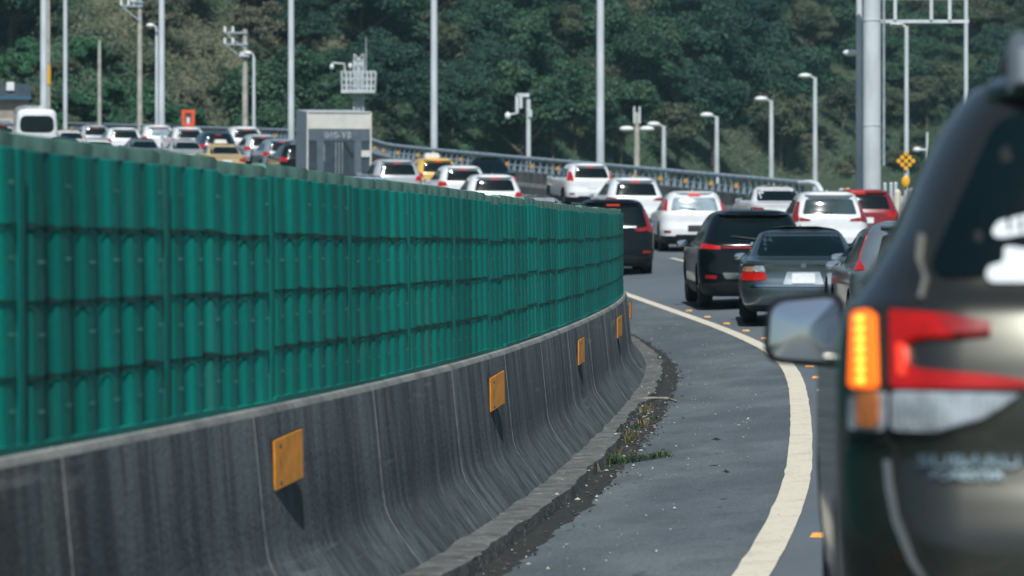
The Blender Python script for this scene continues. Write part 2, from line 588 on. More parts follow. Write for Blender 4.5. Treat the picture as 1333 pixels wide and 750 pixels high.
for i in range(nseg):
    o = link('barrier_segment', seg_me)
    place_along(o, S0 + i * BL, BL, 0, 0)
    attach(o, bar)
    o2 = link('joint', joint_me)
    place_along(o2, S0 + i * BL, BL, 0, 0)
    attach(o2, bar)

# green screen panel, 1 m long: three ribs, four tiers with painted shadow dashes between, pale lines, cap
def panel_mesh(var):
    """one metre of rounded ribs in four tiers, with dark strips painting the shadow under the tier joints and short pale dashes"""
    mb = MB()
    rnd = random.Random(var)
    PL, per, tiers = .999, 1.0 / 3, 4
    th = (HG - .05) / tiers
    NS = 12
    xs = [PL * i / (3 * NS) for i in range(3 * NS + 1)]
    sk = [1 + .22 * (rnd.random() - .5) for _ in range(3)]
    def dep(x):
        t = (x / per) % 1.0
        k = min(2, int(x / per))
        c = math.cos(2 * math.pi * (t - .62))
        return -.066 - .016 * sk[k] * math.copysign(abs(c) ** .5, c)
    for t in range(tiers):
        z0, z1 = t * th, (t + 1) * th
        rows = [(z0, .006), (z0 + .012, .006), (z0 + th * .5, .003), (z1 - .004, .0), (z1, -.004)]
        for (za, la), (zb, lb) in zip(rows[:-1], rows[1:]):
            for xa, xb_ in zip(xs[:-1], xs[1:]):
                mb.add([(xa, dep(xa) - la, za), (xb_, dep(xb_) - la, za), (xb_, dep(xb_) - lb, zb), (xa, dep(xa) - lb, zb)], [(0, 1, 2, 3)], 0)
        for k in range(3):
            jz = .012 * (rnd.random() - .5)
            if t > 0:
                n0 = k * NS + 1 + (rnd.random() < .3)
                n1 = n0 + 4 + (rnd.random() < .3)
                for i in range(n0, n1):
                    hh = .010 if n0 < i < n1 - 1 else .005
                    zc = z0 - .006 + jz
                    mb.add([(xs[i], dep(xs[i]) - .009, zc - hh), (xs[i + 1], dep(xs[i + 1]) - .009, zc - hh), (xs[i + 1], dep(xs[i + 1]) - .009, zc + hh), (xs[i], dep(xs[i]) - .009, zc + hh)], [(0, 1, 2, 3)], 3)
            if rnd.random() < .85:
                n0, n1 = k * NS + 6, k * NS + 10
                for i in range(n0, n1):
                    zc = z0 + th * .55 + jz
                    mb.add([(xs[i], dep(xs[i]) - .006, zc - .004), (xs[i + 1], dep(xs[i + 1]) - .006, zc - .004), (xs[i + 1], dep(xs[i + 1]) - .006, zc + .004), (xs[i], dep(xs[i]) - .006, zc + .004)], [(0, 1, 2, 3)], 2)
    mb.box((PL / 2, -.018, HG / 2 - .03), (PL - .002, .02, HG - .06), mi=1)
    mb.box((PL / 2, -.05, .014), (PL - .002, .088, .028), mi=0)
    me = mb.mesh('panel', [M_GREENS[var], M_GDARK, M_GPALE, M_TIERSHADE])
    return me
scr = empty('green_screen', road_s(S0), 0, 'tall dark green ribbed anti-glare screen standing on the concrete median barrier', 'screen')
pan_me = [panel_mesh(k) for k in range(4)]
cm = MB(); cm.box((.5, -.022, .018), (.9995, .064, .044)); cm.box((.5, -.022, .043), (.999, .05, .008))
cap_me = cm.mesh('cap_rail', M_CAP)
pm_ = MB(); pm_.prism(rnd_poly([(-.06, -.03), (.06, -.03), (.048, -.084), (-.048, -.084)], .02, 3), .0, HG - .05)
pm_.v = [(x, z_, y) for x, y, z_ in pm_.v]
post_me = pm_.mesh('post', M_GREEN, 50)
npan = int(s_of_Y(100.0) - S0)
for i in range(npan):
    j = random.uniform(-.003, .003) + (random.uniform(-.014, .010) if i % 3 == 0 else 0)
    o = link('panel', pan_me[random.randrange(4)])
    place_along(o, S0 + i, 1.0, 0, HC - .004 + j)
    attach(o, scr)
    c = link('cap_rail', cap_me, o, (0, 0, HG - .045))
    if i % 2 == 0:
        p = link('post', post_me)
        place_along(p, S0 + i, 1.0, 0, HC - .006)
        attach(p, scr)

# orange reflectors on brackets
refl_proto = None
for i, Y in enumerate([7.4, 15.6, 23.2, 31.4, 39.0, 46.0, 53.5]):
    s_ = s_of_Y(Y)
    p = road_s(s_, .150, HC - .22 - bank(.15))
    place = ['nearest the camera', 'on the first barrier stretch, largest in the picture', 'in the middle of the barrier run, second largest',
             'on the barrier shortly before it bends away', 'narrow sliver by the far screen end', 'beside the start of the white line', 'beyond the bend'][i]
    e = empty('barrier_reflector', p, heading(Y) + R(90 + [0, -2.5, -3, 0, -1, 0, 0][i]), 'orange reflector plate on the concrete barrier, ' + place, 'reflector', 'orange reflectors along the median barrier')
    if refl_proto is None:
        a = MB(); a.box((0, -.026, .0), (.40, .008, .20), mat=Matrix.Rotation(R(-3.5), 3, 'Z')); rp = a.mesh('reflector_plate', M_ORANGE)
        a = MB(); a.tube((0, -.030, 0), (0, -.036, 0), .009, n=8); bolt_me = a.mesh('bolt', M_DARKST)
        a = MB(); a.box((0, -.018, 0), (.418, .010, .218), mat=Matrix.Rotation(R(-3.5), 3, 'Z')); a.box((.02, -.005, 0), (.05, .03, .10)); rb = a.mesh('bracket', M_DARKST)
        refl_proto = (rp, rb)
    rp_o = link('reflector_plate', refl_proto[0], e)
    for bx, bz in ((-.16, .075), (.16, .075), (-.16, -.075), (.16, -.075)):
        link('bolt', bolt_me, rp_o, (bx, 0, bz))
    link('bracket', refl_proto[1], e)
    e.rotation_euler[1] = R([0, -5, -6, -3, -4, 0, 0][i])
# studs
sm = MB()
sm.add([(-.055, -.05, 0), (.055, -.05, 0), (.055, .05, 0), (-.055, .05, 0), (-.042, -.028, .02), (.042, -.028, .02), (.042, .028, .02), (-.042, .028, .02)],
       [(0, 1, 5, 4), (1, 2, 6, 5), (2, 3, 7, 6), (3, 0, 4, 7), (4, 5, 6, 7)])
stud_me = sm.mesh('road_stud', M_ORANGE_S)
for k in range(18):
    Y = 13.3 + 3.0 * k
    o = link('road_stud', stud_me, None, road(Y, 2.20, .001), heading(Y))
    o.rotation_euler = (math.atan(gslope(Y)), 0, heading(Y))
    nth = ['nearest the camera', 'second from the camera', 'third from the camera', 'fourth from the camera', 'fifth from the camera', 'sixth from the camera', 'seventh from the camera', 'eighth from the camera', 'ninth from the camera',
           'ninth from the far end', 'eighth from the far end', 'seventh from the far end', 'sixth from the far end', 'fifth from the far end', 'fourth from the far end', 'third from the far end', 'second from the far end', 'farthest'][k]
    tag(o, 'small orange road stud beside the white edge line, ' + nth, 'road stud', 'orange studs along the edge line')

# ------------------------------------------------------------------ debris: stones, gravel, weeds, bar
OCT = [(1, 0, 0), (0, 1, 0), (-1, 0, 0), (0, -1, 0), (0, 0, 1), (0, 0, -1)]
OCF = [(0, 1, 4), (1, 2, 4), (2, 3, 4), (3, 0, 4), (1, 0, 5), (2, 1, 5), (3, 2, 5), (0, 3, 5)]
def stones(name, n, fn, mat):
    mb = MB()
    for _ in range(n):
        p, r = fn()
        q = Matrix.Rotation(random.random() * 6.28, 3, 'Z')
        sc = [r * random.uniform(.6, 1.3) for _ in range(3)]
        mb.add([q @ Vector((v[0] * sc[0], v[1] * sc[1], v[2] * sc[2] * .7)) + p for v in OCT], OCF)
    return kind(mb.build(name, mat), 'stuff')
def f_ledge():
    Y = random.uniform(9, 60)
    return road(Y, random.uniform(.37, .56), random.uniform(.082, .10)), random.choice([.004, .005, .006, .009, .016]) * random.uniform(.6, 1.2)
def f_seam():
    Y = random.uniform(9, 55) if random.random() < .6 else random.gauss(32, 3)
    return road(Y, min(1.1, random.gauss(.64, .08)), .015), random.choice([.004, .006, .009, .014]) * random.uniform(.6, 1.3)
def f_sh():
    Y = random.uniform(12, 60)
    return road(Y, random.uniform(.65, 1.6), .008), random.choice([.004, .005, .006, .007, .011]) * random.uniform(.6, 1.2)
M_STONE = pm('pale_stone', (0.42, 0.41, 0.37), .9, var=.3, scale=20)
M_DIRT = pm('dark_crumbs', (0.06, 0.055, 0.045), .95, var=.5, scale=20)
stones('gravel', 420, f_ledge, M_STONE)
stones('dirt_crumbs', 1500, f_seam, M_DIRT)
stones('gravel', 160, f_seam, M_STONE)
stones('gravel', 320, f_sh, M_STONE)
M_WEED = pm('weed', (0.035, 0.075, 0.025), .7, var=.4, scale=8)
M_WEEDD = pm('dry_weed', (0.16, 0.13, 0.06), .8, var=.4, scale=8)
def blades(name, pts, mat, h, spread, nb):
    mb = MB()
    for p in pts:
        for _ in range(nb):
            a = random.random() * 6.28
            hh = h * random.uniform(.5, 1.2)
            lean = random.uniform(.2, 1.0) * spread
            b = p + Vector((random.gauss(0, spread * .25), random.gauss(0, spread * .25), 0))
            d = Vector((math.cos(a), math.sin(a), 0))
            w_ = Vector((-d.y, d.x, 0)) * h * .045
            m_ = b + d * lean * .5 + Vector((0, 0, hh * .7))
            t = b + d * lean + Vector((0, 0, hh))
            mb.add([b - w_, b + w_, m_ + w_ * .8, m_ - w_ * .8, t], [(0, 1, 2, 3), (3, 2, 4)])
    return mb.build(name, mat)
tuft = []
for Y, n in ((27.6, 7), (28.2, 8), (30.8, 3), (32.5, 3), (34.3, 2)):
    for _ in range(n):
        tuft.append(road(Y + random.uniform(-.35, .35), random.gauss(.60, .05), .01))
kind(blades('weeds', tuft, M_WEED, .055, .07, 22), 'stuff')
tuft2 = [road(random.uniform(26, 36), random.gauss(.56, .06), .03) for _ in range(12)]
kind(blades('dry_weeds', tuft2, M_WEEDD, .07, .08, 18), 'stuff')
spr = [road(27.6 + k * .03, .66 + k * .022, .012) for k in range(16)]
o = blades('grass_sprig', spr, M_WEED, .05, .10, 26)
tag(o, 'dark green sprig of grass lying out over the shoulder asphalt', 'weed')
b = MB(); b.path([road(36.9, .40, .085), road(36.85, .56, .09), road(36.8, .72, .075), road(36.95, .80, .03)], [.016, .017, .016, .012], 6)
o = b.build('wooden_stick', pm('grey_wood', (0.22, 0.20, 0.17), .9, var=.4, scale=15))
tag(o, 'pale grey stick lying across the gutter ledge near the bend', 'stick')
for (px, Y, w_, lab) in ((932, 26.2, .030, 'small dark scrap of rubber on the shoulder asphalt, the farther of two'), (945, 22.5, .02, 'tiny dark scrap of rubber on the shoulder asphalt, the nearer of two')):
    b = MB()
    c = at(px, Y); c.z = g(Y) + .014
    b.add([c + Vector((math.cos(a) * w_ * (1.3 + .4 * math.sin(3 * a)), math.sin(a) * w_ * 2, .004 * math.sin(5 * a))) for a in np.linspace(0, 5.6, 8)] + [c + Vector((0, 0, .018))],
          [(i, (i + 1) % 8, 8) for i in range(8)])
    tag(b.build('rubber_scrap', M_TYRE), lab, 'scrap')

# ------------------------------------------------------------------ vehicles
def catmull(P, n=5):
    out = []
    for i in range(len(P) - 1):
        p0, p1, p2, p3 = P[max(i - 1, 0)], P[i], P[i + 1], P[min(i + 2, len(P) - 1)]
        for k in range(n):
            t = k / n
            q = []
            for a, b_, c, d in zip(p0, p1, p2, p3):
                v = .5 * (2 * b_ + (c - a) * t + (2 * a - 5 * b_ + 4 * c - d) * t * t + (3 * b_ - a - 3 * c + d) * t ** 3)
                lo, hi = min(b_, c), max(b_, c)
                q.append(min(hi, max(lo, v)))
            out.append(q)
    out.append(list(P[-1]))
    return out
class Hull:
    def __init__(s, lev, bow=.05, kx=.30, ry=.34, bowf=.12, ryf=.5, taper=.06, tz=(1.0, 1.6), ty=(1.2, 3.6)):
        s.taper, s.tz, s.ty = taper, tz, ty
        s.D = catmull(lev, 5)
        s.z = np.array([q[0] for q in s.D]); s.w = np.array([q[1] for q in s.D])
        s.r = np.array([q[2] for q in s.D]); s.f = np.array([q[3] for q in s.D])
        s.bow, s.kx, s.ry, s.bowf, s.ryf = bow, kx, ry, bowf, ryf
    def warp(s, P):
        k = 1 - s.taper * sstep(s.tz[0], s.tz[1], P[2]) * sstep(s.ty[0], s.ty[1], P[1])
        return Vector((P[0] * k, P[1], P[2]))
    def L(s, z):
        return (float(np.interp(z, s.z, s.w)), float(np.interp(z, s.z, s.r)), float(np.interp(z, s.z, s.f)))
    def _ry(s, yr, yf):
        q = (yf - yr) * .42
        return min(s.ry, q), min(s.ryf, q)
    def rear(s, x, z):
        w_, yr, yf = s.L(z)
        ry, _ = s._ry(yr, yf)
        rx = s.kx * w_
        u = min(1, max(0, (abs(x) - (w_ - rx)) / rx))
        return yr + s.bow * (min(abs(x), w_) / w_) ** 2 + ry * (1 - math.sqrt(max(0, 1 - u * u)))
    def front(s, x, z):
        w_, yr, yf = s.L(z)
        _, ry = s._ry(yr, yf)
        rx = s.kx * w_
        u = min(1, max(0, (abs(x) - (w_ - rx)) / rx))
        return yf - s.bowf * (min(abs(x), w_) / w_) ** 2 - ry * (1 - math.sqrt(max(0, 1 - u * u)))
    def side(s, y, z):
        w_, yr, yf = s.L(z)
        ry, rf = s._ry(yr, yf)
        if yr + s.bow + ry <= y <= yf - s.bowf - rf:
            return w_
        lo, hi = 0.0, w_
        rearside = y < (yr + yf) / 2
        for _ in range(26):
            m = (lo + hi) / 2
            ok = s.rear(m, z) < y if rearside else s.front(m, z) > y
            if ok: lo = m
            else: hi = m
        return lo
    def S_rear(s, x, z):
        w_ = s.L(z)[0]
        x = max(-w_ * .996, min(w_ * .996, x))
        P = lambda a, b_: Vector((a, s.rear(a, b_), b_))
        e = .006
        n = (P(x + e, z) - P(x - e, z)).cross(P(x, z + e) - P(x, z - e))
        return s.warp(P(x, z)), n.normalized()
    def S_front(s, x, z):
        w_ = s.L(z)[0]
        x = max(-w_ * .996, min(w_ * .996, x))
        P = lambda a, b_: Vector((a, s.front(a, b_), b_))
        e = .006
        n = (P(x, z + e) - P(x, z - e)).cross(P(x + e, z) - P(x - e, z))
        return s.warp(P(x, z)), n.normalized()
    def S_side(s, sg):
        def fn(y, z):
            P = lambda a, b_: Vector((sg * s.side(a, b_), a, b_))
            e = .01
            n = (P(y + e, z) - P(y - e, z)).cross(P(y, z + e) - P(y, z - e)) * sg
            return s.warp(P(y, z)), n.normalized()
        return fn
    def mesh(s, name, mats, clad_z=0.0, arches=None):
        mb = MB()
        rings = []
        for (z, w_, yr, yf) in s.D:
            ry, rf = s._ry(yr, yf)
            rx = s.kx * w_
            half = []
            for t in np.linspace(0, 1, 6):
                x = (w_ - rx) * t
                half.append((x, yr + s.bow * (x / w_) ** 2))
            for a in np.linspace(0, math.pi / 2, 8)[1:]:
                x = w_ - rx + rx * math.sin(a)
                half.append((x, yr + s.bow * (x / w_) ** 2 + ry * (1 - math.cos(a))))
            ya, yb = yr + s.bow + ry, yf - s.bowf - rf
            for t in np.linspace(0, 1, 9)[1:-1]:
                half.append((w_, ya + (yb - ya) * t))
            for a in np.linspace(math.pi / 2, 0, 8)[:-1]:
                x = w_ - rx + rx * math.sin(a)
                half.append((x, yf - s.bowf * (x / w_) ** 2 - rf * (1 - math.cos(a))))
            for t in np.linspace(1, 0, 5):
                x = (w_ - rx) * t
                half.append((x, yf - s.bowf * (x / w_) ** 2))
            ring = half + [(-x, y) for x, y in half[-2:0:-1]]
            rings.append([tuple(s.warp((x, y, z))) for x, y in ring])
        n = len(rings[0])
        vs = [p for r_ in rings for p in r_]
        fs, mi = [], []
        for k in range(len(rings) - 1):
            for i in range(n):
                fs.append((k * n + i, k * n + (i + 1) % n, (k + 1) * n + (i + 1) % n, (k + 1) * n + i))
                mi.append(1 if rings[k][0][2] < clad_z - .001 else 0)
        mb.v, mb.f, mb.m = vs, fs, mi
        e = (len(rings) - 1) * n
        mb.f += [tuple(range(n - 1, -1, -1)), tuple(range(e, e + n))]
        mb.m += [2, 0]
        me = mb.mesh(name, mats)
        if arches:
            cut = MB()
            for (yc, zc, ra) in arches:
                cut.tube((-1.6, yc, zc), (1.6, yc, zc), ra, n=28, mi=2)
            cme = cut.mesh('cut', mats)
            a = bpy.data.objects.new('tmp_a', me); c = bpy.data.objects.new('tmp_c', cme)
            COL.objects.link(a); COL.objects.link(c)
            md = a.modifiers.new('b', 'BOOLEAN'); md.object = c; md.operation = 'DIFFERENCE'; md.solver = 'EXACT'
            dg = bpy.context.evaluated_depsgraph_get()
            me2 = bpy.data.meshes.new_from_object(a.evaluated_get(dg))
            bpy.data.objects.remove(a); bpy.data.objects.remove(c)
            if len(me2.polygons) > len(me.polygons) * .7:
                me = me2
            me.name = name
        me.polygons.foreach_set('use_smooth', [True] * len(me.polygons))
        me.set_sharp_from_angle(angle=R(42))
        return me
def patch(name, poly, surf, mat, parent, off=.004, step=.06, rr=.03, thick=.012, smooth=True):
    """a plate with the outline poly, laid on a body surface"""
    if rr:
        poly = rnd_poly(poly, rr)
    bm = bmesh.new()
    f = bm.faces.new([bm.verts.new((p[0], 0, p[1])) for p in poly])
    for ax in (0, 1):
        lo, hi = min(p[ax] for p in poly), max(p[ax] for p in poly)
        n = int((hi - lo) / step)
        for k in range(1, n + 1):
            c = lo + (hi - lo) * k / (n + 1)
            bmesh.ops.bisect_plane(bm, geom=bm.verts[:] + bm.edges[:] + bm.faces[:],
                                   plane_co=(c, 0, 0) if ax == 0 else (0, 0, c), plane_no=(1, 0, 0) if ax == 0 else (0, 0, 1), dist=1e-5)
    nm = {}
    for v in bm.verts:
        P, N = surf(v.co.x, v.co.z)
        v.co = P + N * off
        nm[v] = N
    bm.normal_update()
    fl = [q for q in bm.faces if q.normal.dot(nm[q.verts[0]]) < 0]
    if fl:
        bmesh.ops.reverse_faces(bm, faces=fl)
    be = [e for e in bm.edges if e.is_boundary]
    key = {tuple(round(c, 6) for c in v.co): nm[v] for v in bm.verts}
    ret = bmesh.ops.extrude_edge_only(bm, edges=be)
    for v in ret['geom']:
        if isinstance(v, bmesh.types.BMVert):
            N = key.get(tuple(round(c, 6) for c in v.co))
            if N:
                v.co = v.co - N * thick
    bmesh.ops.recalc_face_normals(bm, faces=bm.faces[:])
    me = bpy.data.meshes.new(name)
    bm.to_mesh(me); bm.free()
    # recalc may point inwards on an open shell: check against the surface normal
    me.materials.append(mat)
    p0 = max(me.polygons, key=lambda q: q.area)
    c = p0.center
    best = min(nm.values(), key=lambda N: -N.dot(p0.normal)) if nm else None
    if best is not None and best.dot(p0.normal) < 0:
        me.flip_normals()
    me.polygons.foreach_set('use_smooth', [True] * len(me.polygons))
    me.set_sharp_from_angle(angle=R(40))
    return link(name, me, parent)
def mirx(poly):
    return [(-x, z) for x, z in poly]
_wheels = {}
def wheel(parent, x, y, r, wd):
    key = (round(r, 3), round(wd, 3))
    if key not in _wheels:
        t = MB()
        prof = [(r * .66, -wd / 2), (r * .9, -wd / 2), (r * .985, -wd * .38), (r, -wd * .22), (r, wd * .22), (r * .985, wd * .38), (r * .9, wd / 2), (r * .66, wd / 2)]
        n = 28
        vs = [(px, rr * math.cos(6.2832 * i / n), rr * math.sin(6.2832 * i / n)) for i in range(n) for rr, px in prof]
        m = len(prof)
        fs = [(i * m + k, i * m + k + 1, ((i + 1) % n) * m + k + 1, ((i + 1) % n) * m + k) for i in range(n) for k in range(m - 1)]
        t.add(vs, fs)
        rm = MB()
        rm.tube((-wd * .3, 0, 0), (wd * .3, 0, 0), r * .67, n=24)
        for sg in (-1, 1):
            rm.tube((sg * wd * .3, 0, 0), (sg * wd * .46, 0, 0), r * .16, r * .12, n=12)
            for k in range(5):
                a = 6.2832 * k / 5
                rm.box((sg * wd * .38, math.cos(a) * r * .38, math.sin(a) * r * .38), (wd * .14, r * .52, r * .15), mat=Matrix.Rotation(a, 3, 'X'))
        _wheels[key] = (t.mesh('tyre', M_TYRE, 40), rm.mesh('rim', M_RIM, 40))
    e = bpy.data.objects.new('wheel', None)
    COL.objects.link(e); e.parent = parent; e.location = (x, y, r)
    link('tyre', _wheels[key][0], e); link('rim', _wheels[key][1], e)
def mirror(parent, H, sg, y, z, paintm, w_=.20, h=.14, dx=0.0):
    x0 = H.warp((H.side(y, z), y, z)).x
    mb = MB()
    cx = x0 + .06 + w_ / 2 + dx
    prof = rnd_poly([(-w_ / 2, -h / 2), (w_ / 2, -h / 2 + .015), (w_ / 2 - .01, h / 2 - .02), (-w_ / 2, h / 2)], .05, 5)
    n = len(prof)
    vs, fs = [], []
    for (yy, sc) in ((-.05, .94), (-.035, 1.0), (.03, .97), (.085, .78), (.115, .45)):
        vs += [(sg * (cx + p[0] * sc), y + yy, z + p[1] * sc) for p in prof]
    for k in range(4):
        fs += [(k * n + i, k * n + (i + 1) % n, (k + 1) * n + (i + 1) % n, (k + 1) * n + i) for i in range(n)]
    fs += [tuple(range(n)), tuple(range(5 * n - 1, 4 * n - 1, -1))]
    mb.add(vs, fs)
    mb.box((sg * (x0 + .04), y + .03, z - h * .28), (.13, .06, .05))
    o = mb.build('side_mirror', paintm, parent, smooth=40)
    gm = MB()
    rings = []
    for f_ in (1.0, .75, .5, .25):
        rings.append([(sg * (cx + p[0] * .86 * f_), y - .056 - .008 * (1 - f_ * f_) + p[1] * f_ * .045, z + p[1] * .84 * f_) for p in prof])
    vs, fs = [q for r_ in rings for q in r_] + [(sg * cx, y - .064, z)], []
    for k in range(3):
        fs += [(k * n + i, k * n + (i + 1) % n, (k + 1) * n + (i + 1) % n, (k + 1) * n + i) for i in range(n)]
    fs += [(3 * n + i, 3 * n + (i + 1) % n, 4 * n) for i in range(n)]
    vs += [(sg * (cx + p[0] * .86), y - .045, z + p[1] * .84) for p in prof]
    fs += [(i, (i + 1) % n, 4 * n + 1 + (i + 1) % n, 4 * n + 1 + i) for i in range(n)]
    gm.add(vs, fs)
    gm.build('mirror_glass', M_MIRROR, o, 50)
    return o
def lerp(a, b_, t):
    return a + (b_ - a) * t

def vehicle(name, label, cat, loc, rz, Hl, paintm, sp, group=None, pitch=0.0):
    """Hl: Hull; sp: dict of features. Local frame: rear bumper at y=0, forward +y."""
    e = empty(name, loc, rz, label, cat, group, pitch)
    r, wd = sp.get('wr', .34), sp.get('ww', .225)
    y1, y2 = sp['axles']
    ar = sp.get('arch', r * 1.15)
    me = Hl.mesh('body', [paintm, sp.get('cladmat', M_CLAD), M_UNDER], sp.get('clad', 0), [(y1, r + .01, ar), (y2, r + .01, ar)])
    link('body', me, e)
    wx = sp['track']
    for yy in (y1, y2):
        for sg in (-1, 1):
            wheel(e, sg * wx, yy, r, wd)
    gl = sp.get('glass', M_GLASS)
    if 'rear_window' in sp:
        patch('rear_window', sp['rear_window'], Hl.S_rear, gl, e, .003, .08, sp.get('rw_r', .06))
    if 'windshield' in sp:
        patch('windshield', sp['windshield'], Hl.S_front, M_GLASS, e, .003, .12, .06)
    for poly in sp.get('side_windows', []):
        for sg in (-1, 1):
            patch('side_window', poly, Hl.S_side(sg), sp.get('sglass', M_GLASS), e, .003, .14, .05)
    for poly, mt, nm_ in sp.get('rear', []):           # mirrored on both sides
        patch(nm_, poly, Hl.S_rear, mt, e, .010, .05, sp.get('lamp_r', .025), .02)
        patch(nm_, mirx(poly), Hl.S_rear, mt, e, .010, .05, sp.get('lamp_r', .025), .02)
    for poly, mt, nm_, off in sp.get('rear_c', []):      # single, as given
        patch(nm_, poly, Hl.S_rear, mt, e, off, .08, .02, .02)
    for poly, mt, nm_ in sp.get('side', []):
        for sg in (-1, 1):
            patch(nm_, poly, Hl.S_side(sg), mt, e, .008, .12, .02)
    if 'front' in sp:
        for poly, mt, nm_ in sp['front']:
            patch(nm_, poly, Hl.S_front, mt, e, .008, .07, .03, .02)
    my, mz = sp['mirror']
    for sg in (-1, 1):
        mirror(e, Hl, sg, my, mz, sp.get('mirmat', paintm), *sp.get('mirror_size', (.2, .14)))
    if sp.get('rails'):
        ya, yb, zr, xr = sp['rails']
        for sg in (-1, 1):
            mb = MB()
            mb.path([(sg * xr, ya, zr - .05), (sg * xr, ya + .07, zr), (sg * xr, (ya + yb) / 2, zr + .025), (sg * xr, yb - .07, zr), (sg * xr, yb, zr - .06)], .017, 8)
            mb.build('roof_rail', M_CLAD if not sp.get('railmat') else sp['railmat'], e, 40)
    if sp.get('antenna'):
        ya, za = sp['antenna']
        mb = MB()
        mb.add([(-.02, ya - .06, za - .02), (.02, ya - .06, za - .02), (.022, ya + .1, za - .02), (-.022, ya + .1, za - .02), (0, ya - .055, za + .055), (0, ya, za + .05)],
               [(0, 1, 4), (1, 2, 5, 4), (2, 3, 5), (3, 0, 4, 5), (0, 3, 2, 1)])
        mb.build('antenna_fin', paintm, e)
    if sp.get('sign'):
        ya, za = sp['sign']
        mb = MB()
        mb.prism(rnd_poly([(-.30, 0), (.30, 0), (.24, .17), (-.24, .17)], .05), ya - .09, ya + .09)
        mb.build('roof_sign', M_WHITEP, e, 40, (0, 0, za))
    if sp.get('wiper'):
        za = sp['wiper']
        mb = MB()
        pts = []
        for t in np.linspace(0, 1, 6):
            x = .02 - .42 * t
            P, N = Hl.S_rear(x, za + .05 * t)
            pts.append(P + N * .02)
        mb.path(pts, [.016, .012, .011, .01, .009, .008], 6)
        mb.build('rear_wiper', M_CLAD, e)
    if sp.get('spoiler'):
        zs, ws, out = sp['spoiler']
        mb = MB()
        yy = Hl.rear(0, zs)
        vs, fs = [], []
        xs = np.linspace(-ws, ws, 13)
        for x in xs:
            y0 = Hl.rear(x * .98, zs)
            c = out * (1 - .35 * (x / ws) ** 4)
            vs += [(x, y0 + .10, zs + .028), (x, y0 - c, zs + .005), (x, y0 - c + .004, zs - .018), (x, y0 + .08, zs - .03)]
        for k in range(12):
            for i in range(4):
                fs.append((k * 4 + i, k * 4 + (i + 1) % 4, k * 4 + 4 + (i + 1) % 4, k * 4 + 4 + i))
        fs += [(0, 1, 2, 3), (48, 51, 50, 49)]
        mb.add(vs, fs)
        mb.build('spoiler', sp.get('spoilmat', paintm), e, 40)
    return e

def plate_poly(z, w_=.19, h=.075):
    return [(-w_, z - h), (w_, z - h), (w_, z + h), (-w_, z + h)]

def suv(W=.925, H=1.68, L=4.55, rake=.27, nose=.95):
    k = H / 1.68
    h = W
    lev = [(.20, h * .86, .22, L - .22), (.28, h * .95, .07, L - .1), (.42, h * .985, .0, L - .01), (.58, h, .0, L), (.66, h, .02, L - .02), (.78, h * 1.0, .055, L - .06),
           (.92 * k, h * .995, .065, L - .14), (1.0 * k, h * .985, .075, L - .42), (1.06 * k, h * .965, .09, L - 1.15), (1.12 * k, h * .93, .125, L - 1.42),
           (1.30 * k, h * .86, .125 + rake * .38, L - 1.75), (1.46 * k, h * .79, .125 + rake * .72, L - 2.1), (1.56 * k, h * .735, .125 + rake * .82, L - 2.35),
           (1.625 * k, h * .66, .13 + rake * .86, L - 2.6), (1.665 * k, h * .52, .18 + rake, L - 2.85), (H, h * .28, .5 + rake, L - 3.1)]
    Hl = Hull(lev, bow=.075)
    sp = dict(axles=(.92, L - .93), track=W - .14, wr=.35, ww=.235, clad=.42,
              rear_window=[(-h * .70, 1.14 * k), (h * .70, 1.14 * k), (h * .60, 1.50 * k), (-h * .60, 1.50 * k)],
              windshield=[(-h * .78, 1.14 * k), (h * .78, 1.14 * k), (h * .62, 1.53 * k), (-h * .62, 1.53 * k)],
              side_windows=[[(.62, 1.16 * k), (1.18, 1.13 * k), (1.2, 1.45 * k), (.92, 1.47 * k)], [(1.24, 1.13 * k), (2.08, 1.11 * k), (2.06, 1.49 * k), (1.26, 1.46 * k)],
                            [(2.14, 1.11 * k), (2.98, 1.10 * k), (2.45, 1.46 * k), (2.12, 1.49 * k)]],
              rear_c=[(plate_poly(.80), M_PLATE, 'licence_plate', .014), ([(-h * .16, 1.535 * k), (h * .16, 1.535 * k), (h * .16, 1.565 * k), (-h * .16, 1.565 * k)], M_REDB, 'brake_light', .012),
                      ([(-h * .62, .30), (h * .62, .30), (h * .56, .46), (-h * .56, .46)], M_CLAD, 'bumper_insert', .012)],
              rear=[([(h * .70, .50), (h * .9, .50), (h * .9, .56), (h * .7, .56)], M_RED, 'bumper_reflector')],
              front=[([(h * .45, .70), (h * .95, .72), (h * .97, .86), (h * .5, .82)], M_CLEAR, 'headlight'), ([(-h * .95, .72), (-h * .45, .70), (-h * .5, .82), (-h * .97, .86)], M_CLEAR, 'headlight'),
                     ([(-h * .4, .5), (h * .4, .5), (h * .42, .78), (-h * .42, .78)], M_CLAD, 'grille')],
              side=[([(1.33, .98), (1.52, .98), (1.52, 1.0), (1.33, 1.0)], M_CHROME, 'door_handle'), ([(2.3, .97), (2.5, .97), (2.5, .99), (2.3, .99)], M_CHROME, 'door_handle')],
              mirror=(2.95, 1.07 * k), spoiler=(1.605 * k, h * .62, .10), wiper=1.17 * k, antenna=(.95, H - .01))
    return Hl, sp, h, k
def add_vlamps(sp, h, k):        # tall lamps that climb the rear pillars with an inward foot
    sp['rear'] += [([(h * .79, .98 * k), (h * .985, .94 * k), (h * .985, 1.14 * k), (h * .80, 1.44 * k), (h * .735, 1.44 * k), (h * .80, 1.13 * k), (h * .79, 1.10 * k)], M_RED, 'tail_light'),
                   ([(h * .50, .985 * k), (h * .78, .98 * k), (h * .78, 1.07 * k), (h * .52, 1.03 * k)], M_RED, 'tail_light')]
